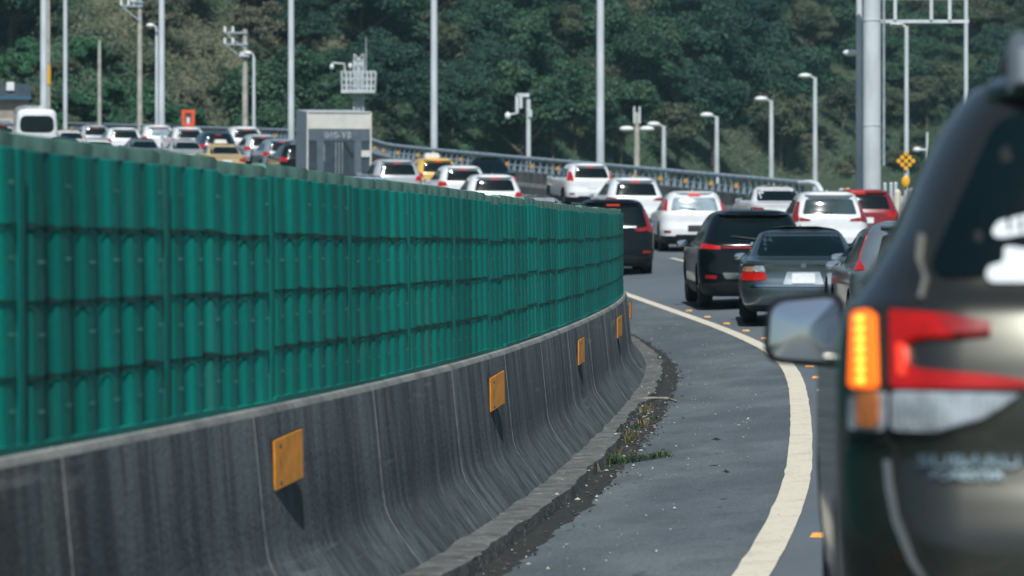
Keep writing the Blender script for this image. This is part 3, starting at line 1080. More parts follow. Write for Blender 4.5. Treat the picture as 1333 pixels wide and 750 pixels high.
def add_blamps(sp, h, k, z0=.92, z1=1.1, x0=.62, mat=None):
    sp['rear'] += [([(h * x0, z0 * k + .01), (h * .985, z0 * k - .02), (h * .985, z1 * k), (h * (x0 + .06), z1 * k - .02)], mat or M_RED, 'tail_light')]
def sedan(W=.905, H=1.43, L=4.55):
    h = W
    k = H / 1.43
    lev = [(.19, h * .84, .24, L - .22), (.27, h * .94, .06, L - .1), (.40, h * .985, .0, L - .01), (.52, h, -.005, L), (.62, h * 1.0, .02, L - .03), (.72 * k, h * .995, .05, L - .1),
           (.84 * k, h * .985, .055, L - .3), (.90 * k, h * .97, .045, L - .9), (.945 * k, h * .945, .075, L - 1.35), (.975 * k, h * .90, .55, L - 1.5), (1.02 * k, h * .85, .74, L - 1.62),
           (1.14 * k, h * .79, .92, L - 1.95), (1.26 * k, h * .725, 1.12, L - 2.25), (1.34 * k, h * .66, 1.32, L - 2.5), (1.395 * k, h * .54, 1.6, L - 2.72), (H, h * .3, 2.0, L - 2.95)]
    Hl = Hull(lev, ry=.42, kx=.36, bow=.07)
    sp = dict(axles=(1.0, L - .86), track=W - .13, wr=.32, ww=.225, clad=.28,
              rear_window=[(-h * .74, 1.0 * k), (h * .74, 1.0 * k), (h * .62, 1.335 * k), (-h * .62, 1.335 * k)],
              windshield=[(-h * .74, 1.0 * k), (h * .74, 1.0 * k), (h * .62, 1.33 * k), (-h * .62, 1.33 * k)],
              side_windows=[[(1.22, 1.0 * k), (2.10, .98 * k), (2.06, 1.29 * k), (1.52, 1.25 * k)], [(2.16, .98 * k), (3.0, .98 * k), (2.48, 1.27 * k), (2.12, 1.29 * k)]],
              rear_c=[(plate_poly(.68), M_PLATE, 'licence_plate', .014), ([(-h * .5, .24), (h * .5, .24), (h * .45, .33), (-h * .45, .33)], M_CLAD, 'bumper_insert', .012)],
              rear=[], front=[([(h * .45, .60), (h * .95, .62), (h * .97, .74), (h * .5, .72)], M_CLEAR, 'headlight'), ([(-h * .95, .62), (-h * .45, .60), (-h * .5, .72), (-h * .97, .74)], M_CLEAR, 'headlight')],
              side=[([(1.35, .85), (1.54, .85), (1.54, .87), (1.35, .87)], M_CHROME, 'door_handle')],
              mirror=(2.85, .96 * k), antenna=(1.75, H - .015))
    return Hl, sp, h, k
def head(d, f=.75, extra=0.0):
    return heading(d) * f + extra
def put(px, d, off=0.0):
    p = at(px, d)
    p.z = g(d) + bank(max(.5, p.x - xb(d))) + .001
    return p
def pt(d):
    return math.atan(gslope(d + 2))
# --- dark green-grey saloon ahead
Hl, sp, h, k = sedan(.91, 1.44, 4.52)
sp['rear'] = [([(h * .60, .665), (h * .985, .655), (h * .985, .79), (h * .61, .79)], M_REDL, 'tail_light'), ([(h * .66, .80), (h * .975, .80), (h * .96, .875), (h * .70, .885)], M_AMBERO, 'turn_signal'),
              ([(h * .44, .80), (h * .655, .80), (h * .69, .885), (h * .47, .885)], M_CLEAR, 'reversing_light')]
sp['rear'] = [([(h * .60, .665), (h * .985, .655), (h * .985, .775), (h * .61, .775)], M_REDL, 'tail_light'), ([(h * .80, .785), (h * .975, .785), (h * .96, .855), (h * .81, .865)], pm('pale_amber_lens', (0.55, 0.26, 0.17), .3, coat=.4, var=.25, scale=25), 'turn_signal'),
              ([(h * .61, .785), (h * .79, .785), (h * .80, .875), (h * .64, .875)], M_CLEAR, 'reversing_light')]
sp['rear_c'] = [([(-.30, .60), (.30, .60), (.24, .785), (-.24, .785)], M_GALV, 'plate_recess', .006), (plate_poly(.69, .17, .075), M_PLATE, 'licence_plate', .018),
                ([(-h * .85, .565), (h * .85, .565), (h * .85, .59), (-h * .85, .59)], M_CHROME, 'bumper_strip', .014),
                ([(-h * .5, .22), (h * .5, .22), (h * .45, .33), (-h * .45, .33)], M_CLAD, 'bumper_insert', .012),
                ([(-.035, .84), (.035, .84), (.035, .91), (-.035, .91)], M_CHROME, 'boot_badge', .014)]
sp['mirror_size'] = (.19, .13)
vehicle('dark_sedan', 'dark grey-green sedan with a white licence plate, just left of the near car\'s mirror', 'car', put(1046, 56.5), R(-2.6), Hl, P_TEAL, sp, 'cars queuing on the road', pt(58))
# --- black crossover with a light bar
Hl, sp, h, k = suv(.925, 1.645, 4.65, .42)
sp['rear'] += [([(h * .62, .985), (h * .985, 1.0), (h * .985, 1.09), (h * .62, 1.04)], M_REDL, 'tail_light')]
sp['rear_c'] = [([(-h * .60, 1.005), (h * .60, 1.005), (h * .60, 1.03), (-h * .60, 1.03)], M_RED, 'light_bar', .012), (plate_poly(.80), M_PLATE, 'licence_plate', .014),
                ([(-h * .55, .50), (h * .55, .50), (h * .60, .60), (-h * .60, .60)], M_CHROME, 'bumper_strip', .012), ([(-h * .68, .28), (h * .68, .28), (h * .62, .44), (-h * .62, .44)], M_CLAD, 'bumper_insert', .012),
                ([(-.08, 1.07), (.08, 1.07), (.08, 1.10), (-.08, 1.10)], M_CHROME, 'badge', .012)]
vehicle('black_crossover', 'glossy black crossover with a thin red light bar, left of the dark sedan', 'car', put(984, 64), R(1.5), Hl, P_BLACK, sp, 'cars queuing on the road', pt(64))
# --- black SUV half hidden by the green screen
Hl, sp, h, k = suv(.91, 1.68, 4.55, .27)
add_vlamps(sp, h, k)
sp['rear_c'].append(([(-h * .6, 1.055 * k), (h * .55, 1.055 * k), (h * .55, 1.085 * k), (-h * .6, 1.085 * k)], M_CHROME, 'tailgate_strip', .012))
vehicle('black_suv', 'black SUV half hidden behind the far end of the green screen', 'car', put(799, 84), R(2), Hl, P_BLACK, sp, 'cars queuing on the road', pt(84))
# --- white hatchback
Hl, sp, h, k = suv(.885, 1.57, 4.15, .27)
sp['rear'] += [([(h * .80, 1.06), (h * .97, 1.08), (h * .86, 1.36), (h * .755, 1.36)], M_REDL, 'tail_light')]
sp['glass'] = M_GLASSL
sp['rear_c'][1] = ([(-h * .17, 1.46), (h * .17, 1.46), (h * .17, 1.50), (-h * .17, 1.50)], M_REDB, 'brake_light', .03)
sp['rear_c'][0] = (plate_poly(.62), M_CLAD, 'licence_plate', .014)
sp['spoiler'] = (1.53, h * .6, .06)
vehicle('white_hatchback', 'white hatchback with three lit brake lights and a pale reflecting rear window', 'car', put(905, 99), R(2.5), Hl, P_WHITE, sp, 'cars queuing on the road', pt(99))
# --- white SUV between
Hl, sp, h, k = suv(.90, 1.66, 4.5, .27)
sp['rear'] += [([(h * .55, .99), (h * .985, .97), (h * .985, 1.08), (h * .66, 1.05)], M_RED, 'tail_light')]
vehicle('white_suv', 'white SUV with a wide black rear window, behind the black SUV', 'car', put(829, 115), head(115), Hl, P_WHITE, sp, 'cars queuing on the road', pt(115))
# --- white crossover by the rail
Hl, sp, h, k = suv(.90, 1.62, 4.5, .27)
sp['rear'] += [([(h * .72, 1.0), (h * .985, 1.0), (h * .86, 1.32), (h * .76, 1.32)], M_REDL, 'tail_light')]
vehicle('white_crossover', 'white crossover close to the far guardrail with a sun glint on its tailgate', 'car', put(771, 138), head(138, .7), Hl, P_WHITE, sp, 'cars queuing on the road', pt(138))
# --- white sedan at the rail end
Hl, sp, h, k = sedan(.89, 1.45, 4.5)
add_blamps(sp, h, k, .68, .84, .6)
vehicle('white_sedan', 'white sedan showing only its roof and rear window before the guardrail end', 'car', put(1020, 112.5), head(112), Hl, P_WHITE, sp, 'cars queuing on the road', pt(112))
# --- white SUV with pillar lamps
Hl, sp, h, k = suv(.925, 1.68, 4.55, .27)
add_vlamps(sp, h, k)
sp['glass'] = pm('blue_tinted_glass', (0.03, 0.055, 0.06), .06, spec=.6, var=.4, scale=2)
sp['rear_c'] = [x for x in sp['rear_c'] if x[2] != 'brake_light']
sp['rear_c'].append(([(-.1, 1.06), (.1, 1.06), (.1, 1.12), (-.1, 1.12)], M_CHROME, 'badge', .012))
vehicle('white_pillar_lamp_suv', 'white SUV with red pillar lamps directly behind the dark sedan\'s roof', 'car', put(1081, 91), R(1.2), Hl, P_WHITE, sp, 'cars queuing on the road', pt(91))
# --- red SUV
Hl, sp, h, k = suv(.91, 1.60, 4.4, .27)
add_blamps(sp, h, k, .92, 1.06, .55, M_REDL)
sp['rear_c'][1] = ([(-h * .42, 1.48), (-h * .0, 1.48), (-h * .0, 1.54), (-h * .42, 1.54)], M_REDB, 'brake_light', .03)
vehicle('dark_red_suv', 'dark red SUV with a bright lit brake light, right of the white SUV', 'car', put(1128, 100), R(1.5), Hl, P_RED, sp, 'cars queuing on the road', pt(100))
# --- dark sedan ahead of the grey wagon
Hl, sp, h, k = sedan(.90, 1.44, 4.4)
add_blamps(sp, h, k, .68, .84, .6)
vehicle('dark_hatch', 'dark blue-grey car mostly hidden between the dark sedan and the grey wagon', 'car', put(1190, 52.5), R(.2), Hl, P_GREY, sp, 'cars queuing on the road', pt(51))
# --- grey wagon
Hl, sp, h, k = suv(.915, 1.57, 4.4, .30)
sp['rear'] += [([(h * .84, .99), (h * .985, .98), (h * .985, 1.12), (h * .83, 1.42), (h * .80, 1.42), (h * .895, 1.12)], M_REDL, 'tail_light')]
vehicle('grey_wagon', 'grey SUV with a red pillar lamp, cut off by the near car\'s window pillar', 'car', put(1214, 45), R(-.5), Hl, P_GREY, sp, 'cars queuing on the road', pt(45))

# --- cars beyond the screen
def quick(kind_, name, label, px, d, pnt, W=.9, H=1.62, lampz=None, lit=True, cat='car', ex=None, hf=.7, glass=None):
    if kind_ == 'suv':
        Hl, sp, h, k = suv(W, H, 4.5, random.choice([.24, .27, .30]))
        add_blamps(sp, h, k, .95, 1.12, .66, M_REDL if lit else M_RED)
        if not lit:
            sp['rear_c'] = [x for x in sp['rear_c'] if x[2] != 'brake_light']
    else:
        Hl, sp, h, k = sedan(W, H, 4.5)
        add_blamps(sp, h, k, .68, .84, .58, M_REDL if lit else M_RED)
    if glass:
        sp['glass'] = glass
    if ex:
        sp.update(ex)
    return vehicle(name, label, cat, put(px, d), head(d, hf), Hl, pnt, sp, 'cars queuing on the road', pt(d))
quick('sedan', 'silver_sedan', 'silver sedan showing only its roof over the screen beside the black SUV', 703, 103, P_SILVER, .89, 1.42)
quick('suv', 'white_wagon', 'white SUV with one amber-lit lamp, nearest of the white cars over the screen', 645, 122, P_WHITE, .93, 1.62)
quick('suv', 'white_low_suv', 'white SUV directly left of the nearest white one, red brake light lit', 605, 134.5, P_WHITE, .90, 1.62)
quick('sedan', 'dark_red_lit_sedan', 'dark sedan whose red lamp shows just over the white SUV roofs', 646, 146, P_BLACK, .88, 1.60, hf=.7)
quick('suv', 'yellow_taxi', 'yellow taxi with a white roof sign ahead of the white SUVs', 572, 146, P_TAXI, .88, 1.60, cat='taxi', ex={'sign': (1.6, 1.60), 'antenna': None})
quick('suv', 'silver_minivan', 'silver minivan with a wide dark rear window right of the box truck', 519, 139, P_SILVER, .93, 1.74)
quick('sedan', 'light_blue_sedan', 'light blue sedan, roof only, below the box truck and minivan', 486, 130.5, P_LBLUE, .92, 1.46)
quick('suv', 'silver_spare_suv', 'silver SUV with a glinting spare wheel cover beside the box truck', 369, 171, P_BLUEGREY, .88, 1.66,)
quick('suv', 'silver_hatch', 'silver SUV left of the one with the spare wheel cover', 343, 178.5, P_SILVER, .86, 1.62)
quick('suv', 'white_van_like_suv', 'white SUV with bright glints behind the tan taxi', 322, 187, P_WHITE, .90, 1.70)
quick('sedan', 'tan_taxi', 'pale tan and yellow taxi with a roof sign, lowest car left of the truck', 296, 170.5, pm('paint_tan', (0.55, 0.42, 0.22), .3, coat=.5, var=.08), .90, 1.45, cat='taxi', ex={'sign': (2.1, 1.43), 'antenna': None})
quick('suv', 'navy_van', 'navy blue van behind the tan taxi', 285, 181, P_NAVY, .93, 1.66)
quick('suv', 'white_red_lamp_suv', 'white SUV right under the orange-red framed sign', 247, 188, P_WHITE, .88, 1.64)
quick('suv', 'white_pole_suv', 'white SUV in front of the tall pole pair at the left', 208, 193.5, P_WHITE, .88, 1.66, glass=M_GLASSL)
quick('suv', 'white_dark_window_wagon', 'white SUV with a full-width dark window, third from the minibus', 163, 189, P_WHITE, .96, 1.60, lit=False)
quick('suv', 'silver_left_suv', 'pale silver SUV second to the right of the minibus', 126, 199, P_SILVER, .85, 1.62)
quick('sedan', 'white_blue_sedan', 'white sedan directly right of the minibus', 94, 190, P_WHITE, .88, 1.46)
quick('sedan', 'blue_low_sedan', 'blue sedan with one red lamp, low in front of the white sedan', 88, 182, P_NAVY, .88, 1.44)
quick('sedan', 'white_far_sedan', 'white sedan at the left picture edge below the minibus', 26, 190, P_WHITE, .88, 1.44)
quick('suv', 'dark_edge_suv', 'dark SUV at the extreme left edge beside the minibus', 6, 204, P_GREY, .88, 1.75)

quick('suv', 'dark_gap_suv', 'dark blue SUV between the two white ones left of the framed sign', 229, 199, P_NAVY, .88, 1.62)
quick('sedan', 'grey_low_sedan', 'grey sedan low in front of the white SUV by the tall pole pair', 190, 178, P_GREY, .88, 1.44)
quick('sedan', 'silver_low_sedan', 'silver sedan low beside the navy van', 246, 177, P_SILVER, .88, 1.43)
quick('suv', 'dark_mast_suv', 'dark SUV squeezed between the tall mast and the box truck', 392, 164, P_BLACK, .86, 1.66)
quick('sedan', 'white_low_sedan', 'white sedan low in front of the silver SUV right of the minibus', 132, 179, P_WHITE, .88, 1.42)
# spare wheel cover on the silver SUV
sp_root = bpy.data.objects['silver_spare_suv']
mb = MB(); mb.tube((0, .02, .85), (0, -.16, .85), .34, .31, 24); mb.build('spare_wheel_cover', M_WHITEP, sp_root, 40)

# --- white minibus
lev = [(.30, .92, .1, 6.8), (.45, 1.0, .0, 6.95), (.9, 1.03, .0, 7.0), (1.4, 1.03, .02, 6.95), (1.6, 1.02, .03, 6.8), (2.2, .98, .08, 6.4), (2.5, .93, .13, 6.1), (2.65, .80, .22, 5.9), (2.72, .5, .5, 5.5)]
Hl = Hull(lev, bow=.06, kx=.26, ry=.3)
sp = dict(axles=(1.6, 5.4), track=.86, wr=.40, ww=.25, clad=0, rear_window=[(-.84, 1.55), (.84, 1.55), (.80, 2.38), (-.80, 2.38)], rw_r=.32, windshield=[(-.85, 1.4), (.85, 1.4), (.8, 2.35), (-.8, 2.35)],
          side_windows=[[(.6, 1.5), (1.7, 1.5), (1.7, 2.25), (.6, 2.25)], [(1.8, 1.5), (3.2, 1.5), (3.2, 2.25), (1.8, 2.25)], [(3.3, 1.5), (4.7, 1.5), (4.7, 2.25), (3.3, 2.25)]],
          rear=[([(.78, .85), (.98, .85), (.98, 1.2), (.78, 1.2)], M_RED, 'tail_light')], rear_c=[(plate_poly(.6), M_PLATE, 'licence_plate', .014)], mirror=(6.2, 1.6))
vehicle('white_minibus', 'white minibus with a big rounded rear window at the left', 'bus', put(48, 187), head(187, .5), Hl, P_WHITE, sp, None, pt(187))

# --- box truck
M_TBOX = pm('truck_box_grey', (0.36, 0.40, 0.44), .6, var=.12, scale=1.5)
M_TDOOR = pm('truck_door_slate', (0.036, 0.054, 0.070), .55, var=.25, scale=2.5)
M_TBEAM = pm('truck_frame_grey', (0.095, 0.125, 0.15), .55, var=.15, scale=3)
M_TCREAM = pm('truck_header_cream', (0.62, 0.60, 0.54), .6, var=.08, scale=2)
def text_mesh(body, size, depth, mat, name, align='CENTER', spacing=1.0):
    cu = bpy.data.curves.new(name, 'FONT')
    cu.body = body; cu.size = size; cu.extrude = depth; cu.align_x = align; cu.align_y = 'CENTER'; cu.space_character = spacing
    o = bpy.data.objects.new('tmp', cu); COL.objects.link(o)
    me = bpy.data.meshes.new_from_object(o.evaluated_get(bpy.context.evaluated_depsgraph_get()))
    bpy.data.objects.remove(o)
    me.name = name
    me.materials.clear(); me.materials.append(mat)
    return me
d = 143.0
tr = empty('box_truck', put(441, d), R(7.6), 'grey box truck with a cream header and a white number on its dark rear doors', 'truck', None, pt(d))
TW, TH, TL = 1.21, 3.46, 5.2
mb = MB(); mb.box((0, TL / 2 + .05, (TH + 1.0) / 2), (2 * TW - .02, TL, TH - 1.0)); mb.build('cargo_box', M_TBOX, tr)
mb = MB(); mb.box((0, .02, TH - .33), (2 * TW - .12, .06, .60)); mb.build('header_panel', M_TCREAM, tr)
mb = MB()
for x in (-TW + .03, TW - .03):
    mb.box((x, .01, (TH + 1.0) / 2), (.055, .10, TH - 1.0))
mb.box((0, .01, TH - .012), (2 * TW, .11, .03)); mb.build('rear_frame', M_TCREAM, tr)
mb = MB(); mb.box((0, .018, TH - .85), (2 * TW - .12, .04, .42)); mb.build('number_band', M_TBEAM, tr)
o = link('truck_number', text_mesh('010-Y8', .34, .008, pm('worn_lettering', (0.40, 0.43, 0.45), .7, var=.4, scale=7), 'truck_number'), tr, (-.05, -.012, TH - .87), (R(90), 0, 0))
for sg in (-1, 1):
    mb = MB(); mb.box((sg * .575, .022, TH - 1.72), (1.12, .04, 1.28)); dr = mb.build('rear_door', M_TDOOR, tr)
    mb = MB(); mb.tube((sg * .12, -.012, TH - 2.32), (sg * .12, -.012, TH - 1.12), .02, n=8); mb.build('lock_rod', M_GALVD, dr)
    mb = MB(); mb.box((sg * .70, -.02, TH - 1.70), (.26, .05, 1.28)); mb.build('door_post', M_TBEAM, tr)
mb = MB(); mb.box((.36, -.03, TH - 1.35), (.10, .03, .62), mat=Matrix.Rotation(R(-32), 3, 'Y')); mb.build('tail_lift_arm', M_DARKST, tr)
mb = MB(); mb.box((.97, -.03, TH - 1.55), (.34, .02, .24)); mb.build('rear_notice', M_TCREAM, tr)
mb = MB(); mb.box((-.62, -.012, TH - 1.52), (.16, .04, .62)); mb.build('door_latch', M_GALVD, tr)
mb = MB(); mb.box((0, .02, .93), (2.36, .12, .14)); mb.build('rear_bumper', M_DARKST, tr)
mb = MB(); mb.box((0, 3.2, .82), (.9, 7.0, .24)); mb.build('chassis', M_DARKST, tr)
for sg in (-1, 1):
    mb = MB(); mb.box((sg * .95, -.04, .93), (.30, .03, .13)); mb.build('tail_light', M_REDL, tr)
    wheel(tr, sg * .98, 1.3, .42, .3); wheel(tr, sg * .98, 5.9, .42, .26)
cab = Hull([(.55, 1.0, 5.45, 7.2), (.9, 1.05, 5.42, 7.35), (1.6, 1.05, 5.42, 7.3), (2.2, .98, 5.45, 7.0), (2.5, .85, 5.55, 6.8), (2.55, .5, 5.8, 6.6)], .02, .2, .15, .05, .25)
link('cab', cab.mesh('cab', [P_WHITE, M_CLAD, M_UNDER]), tr)
for sg in (-1, 1):
    patch('cab_window', [(5.9, 1.6), (6.75, 1.6), (6.6, 2.2), (5.9, 2.2)], cab.S_side(sg), M_GLASS, tr)
patch('windshield', [(-.85, 1.5), (.85, 1.5), (.8, 2.25), (-.8, 2.25)], cab.S_front, M_GLASS, tr)

# ------------------------------------------------------------------ the near car
def near_car():
    W = .905
    L = 4.62
    lev = [(.20, .78, .30, 4.35), (.28, .84, .14, 4.5), (.38, .875, .05, 4.58), (.50, .89, .015, 4.61), (.62, .90, -.005, 4.62), (.72, .905, -.01, 4.6), (.80, .905, .012, 4.57), (.855, .905, .033, 4.53),
           (.90, .905, .046, 4.5), (.96, .905, .044, 4.45), (1.02, .905, .047, 4.38), (1.06, .903, .058, 4.1), (1.10, .90, .072, 3.75), (1.15, .893, .094, 3.35), (1.19, .88, .118, 3.15), (1.24, .845, .170, 3.05),
           (1.34, .785, .22, 2.9), (1.45, .74, .275, 2.72), (1.54, .695, .322, 2.55), (1.60, .655, .347, 2.4), (1.645, .61, .36, 2.25), (1.675, .54, .42, 2.1), (1.695, .42, .62, 1.9), (1.705, .25, .95, 1.7)]
    Hl = Hull(lev, bow=.075, kx=.26, ry=.30, taper=.18, tz=(1.0, 1.36), ty=(.7, 3.2))
    e = empty('green_brown_suv', put(1715, 7.35) + Vector((0, 0, .022)), R(-3.8), 'large dark green-brown SUV filling the right edge with its amber indicator lit', 'car')
    r = .355
    ax = (.96, 3.63)
    link('body', Hl.mesh('body', [P_BRONZE, M_CLAD, M_UNDER], .46, [(ax[0], r + .01, .41), (ax[1], r + .01, .41)]), e)
    for yy in ax:
        for sg in (-1, 1):
            wheel(e, sg * .775, yy, r, .225)
    rear = Hl.S_rear
    both = lambda nm_, poly, mt, off=.008, step=.035, rr=.02, th=.02: (patch(nm_, mirx(poly), rear, mt, e, off, step, rr, th), patch(nm_, poly, rear, mt, e, off, step, rr, th))
    # rear window with a black surround that runs up the pillars
    patch('rear_window', [(-.735, 1.245), (.735, 1.245), (.58, 1.575), (-.58, 1.575)], rear, M_GLASS, e, .004, .06, .05)
    # lamp cluster
    both('lamp_backing', [(.79, .935), (.893, .93), (.893, 1.185), (.79, 1.185)], M_CLAD, .003, .03, .02)
    a, b_ = both('turn_signal', [(.828, 1.024), (.876, 1.024), (.869, 1.172), (.831, 1.176)], M_AMBER, .016, .02, .012)
    for root, sg in ((a, -1), (b_, 1)):
        for i in range(7):
            z = 1.038 + i * .0195
            P, N = rear(sg * .849, z)
            mb = MB(); mb.ball(P + N * .019, (.0115, .007, .0078), 8, 6)
            mb.build('led', M_LED, root, 60)
    both('turn_signal_base', [(.815, .942), (.882, .942), (.880, 1.02), (.812, 1.02)], M_CLEAR, .010, .02, .010)
    both('amber_bulb', [(.822, .95), (.862, .95), (.862, 1.018), (.822, 1.018)], M_AMBERO, .014, .02, .010)
    both('tail_light', [(.80, 1.028), (.80, 1.176), (.70, 1.168), (.612, 1.152), (.612, 1.136), (.70, 1.128), (.755, 1.126), (.776, 1.115), (.776, 1.072), (.740, 1.062), (.60, 1.050), (.548, 1.042), (.55, 1.030)], M_REDL, .014, .03, .008)
    both('tail_light_arm', [(.715, 1.170), (.612, 1.152), (.612, 1.136), (.69, 1.129)], M_RED, .017, .03, .008)
    both('light_guide', [(.772, 1.05), (.785, 1.05), (.787, 1.11), (.774, 1.112)], M_REDB, .018, .02, .004)
    fl = both('reversing_light', [(.558, 1.018), (.80, 1.022), (.80, .945), (.72, .945), (.63, .972)], M_CLEAR, .012, .03, .012)
    for root, sg in zip(fl, (-1, 1)):
        mb = MB()
        for i in range(15):
            x = .60 + i * .0135
            for z0 in np.linspace(.955 + max(0, (.70 - x)) * .35, 1.012, 2)[:1]:
                P, N = rear(sg * x, z0); Q, N2 = rear(sg * x, 1.014)
                mb.tube(P + N * .013, Q + N2 * .013, .0035, n=5)
        mb.build('lens_flutes', M_CLEAR, root, 60)
    # tailgate seam, painted edge highlights and bumper
    def band(nm_, pts, wd_, mt, off=.004):
        for sg in (-1, 1):
            poly = [(sg * (x + wd_), z) for x, z in pts] + [(sg * (x - wd_), z) for x, z in reversed(pts)]
            patch(nm_, poly, rear, mt, e, off, .03, 0, .008)
    band('tailgate_seam', [(.802, 1.19), (.803, 1.02), (.802, .93), (.798, .86), (.785, .78), (.755, .70), (.71, .63), (.66, .58)], .005, M_UNDER)
    band('bumper_edge_highlight', [(.812, .885), (.808, .83), (.796, .765), (.766, .69), (.72, .62), (.672, .57)], .005, pm('painted_bumper_highlight', (0.22, 0.24, 0.25), .4, metal=.5, var=.2, scale=9), .008)  # pale band painting the highlight along the bumper edge
    band('tailgate_edge_reflection', [(.745, 1.20), (.732, 1.24), (.742, 1.28), (.735, 1.33)], .004, pm('painted_edge_reflection', (0.30, 0.29, 0.25), .4, metal=.5, var=.2, scale=9), .010)  # pale curve painting a reflection on the tailgate shut line
    both('bumper_seam', [(.812, .928), (.888, .922), (.888, .914), (.812, .920)], M_UNDER, .004, .03, 0, .008)
    patch('tailgate_handle', [(-.34, .99), (.34, .99), (.32, 1.02), (-.32, 1.02)], rear, P_BRONZE, e, .02, .06, .01)
    patch('licence_plate', plate_poly(.88), rear, M_PLATE, e, .012, .06, .01)
    patch('bumper_insert', [(-.62, .30), (.62, .30), (.56, .45), (-.56, .45)], rear, M_CLAD, e, .014, .06, .02)
    both('bumper_reflector', [(.66, .47), (.82, .47), (.82, .52), (.66, .52)], M_RED, .012, .04, .01)
    # lettering
    M_LET = pm('badge_chrome', (0.24, 0.34, 0.38), .4, metal=.8)
    for body, size, x0, x1, z in (('SUBARU', .036, -.752, -.562, .885), ('FORESTER', .023, -.728, -.592, .857)):
        me = text_mesh(body, size, .002, M_LET, 'badge_lettering')
        xs = [v.co.x for v in me.vertices]
        sx = (x1 - x0) / (max(xs) - min(xs))
        xm = (max(xs) + min(xs)) / 2
        cx = (x0 + x1) / 2
        for v in me.vertices:
            x = cx + (v.co.x - xm) * sx
            P, N = rear(x, z + v.co.y)
            v.co = P + N * (.008 + v.co.z)
        link('badge_lettering', me, e)
    # rear window sticker: white crown-like band over a rounded white figure
    st = [[(-.565, 1.365), (-.552, 1.385), (-.50, 1.398), (-.40, 1.40), (-.40, 1.362), (-.50, 1.36), (-.545, 1.352), (-.56, 1.354)],
          [(-.572, 1.262), (-.40, 1.262), (-.40, 1.352), (-.46, 1.35), (-.50, 1.33), (-.525, 1.335), (-.543, 1.335), (-.545, 1.305), (-.575, 1.295), (-.582, 1.278)]]
    st = [[(x - .038, z - .03) for x, z in q] for q in st]
    for poly in st:
        patch('window_sticker', poly, rear, M_STICK, e, .006, .05, .008, .002)
    for x in (-.573, -.550, -.527, -.504, -.481):
        patch('sticker_mark', [(x, 1.336), (x + .007, 1.336), (x + .007, 1.36), (x, 1.36)], rear, M_UNDER, e, .0075, .05, 0, .002)
    patch('sticker_mark', [(-.53, 1.255), (-.513, 1.255), (-.513, 1.266), (-.53, 1.266)], rear, M_UNDER, e, .0075, .05, .004, .002)
    # side glass, windscreen, doors
    for poly in ([(.60, 1.235), (1.08, 1.215), (1.10, 1.50), (.86, 1.51)], [(1.16, 1.21), (2.02, 1.19), (2.0, 1.545), (1.18, 1.53)], [(2.1, 1.19), (2.92, 1.18), (2.46, 1.52), (2.08, 1.545)]):
        for sg in (-1, 1):
            patch('side_window', poly, Hl.S_side(sg), M_GLASS, e, .003, .12, .05)
    for sg in (-1, 1):
        patch('door_handle', [(1.28, 1.05), (1.48, 1.05), (1.48, 1.075), (1.28, 1.075)], Hl.S_side(sg), P_BRONZE, e, .022, .08, .01, .03)
        patch('sill_trim', [(1.42, .36), (3.15, .36), (3.15, .47), (1.42, .47)], Hl.S_side(sg), M_CLAD, e, .012, .15, .02)
    patch('windshield', [(-.72, 1.2), (.72, 1.2), (.58, 1.55), (-.58, 1.55)], Hl.S_front, M_GLASS, e, .003, .1, .06)
    for sg in (-1, 1):
        patch('headlight', [(sg * .45, .78), (sg * .85, .80), (sg * .87, .93), (sg * .5, .90)], Hl.S_front, M_CLEAR, e, .008, .06, .02)
    # mirrors
    for sg in (-1, 1):
        mirror(e, Hl, sg, 2.78, 1.115, M_CLAD, .215, .205, -.075)
    # roof rails and spoiler
    for sg in (-1, 1):
        mb = MB()
        mb.path([Hl.warp((sg * .53, y_, z_)) for y_, z_ in ((.42, 1.62), (.43, 1.69), (.52, 1.725), (.75, 1.728), (1.6, 1.728), (2.2, 1.70), (2.35, 1.62))], [.036, .035, .028, .018, .015, .015, .015], 10)
        mb.build('roof_rail', pm('rail_dark_grey', (0.16, 0.19, 0.21), .45, metal=.4, var=.1, scale=5), e, 40)
    mb = MB()
    xs = np.linspace(-.60, .60, 19)
    vs, fs = [], []
    for x in xs:
        y0 = Hl.rear(x, 1.635)
        c = .11 * (1 - .3 * (abs(x) / .6) ** 5)
        zt = 1.672 - .03 * (x / .6) ** 2
        vs += [(x, y0 + .16, zt + .012), (x, y0 - c * .5, zt + .002), (x, y0 - c, zt - .012), (x, y0 - c + .006, zt - .032), (x, y0 + .05, zt - .058)]
    for k in range(18):
        for i in range(5):
            fs.append((k * 5 + i, k * 5 + (i + 1) % 5, k * 5 + 5 + (i + 1) % 5, k * 5 + 5 + i))
    fs += [(0, 1, 2, 3, 4), (90, 94, 93, 92, 91)]
    mb.add(vs, fs)
    mb.build('spoiler', P_BRONZE, e, 40)
    mb = MB()
    pts = []
    for t in np.linspace(0, 1, 7):
        P, N = rear(.05 - .45 * t, 1.26 + .04 * t)
        pts.append(P + N * .022)
    mb.path(pts, [.017, .013, .012, .011, .010, .009, .008], 8)
    mb.build('rear_wiper', M_CLAD, e, 40)
near_car()

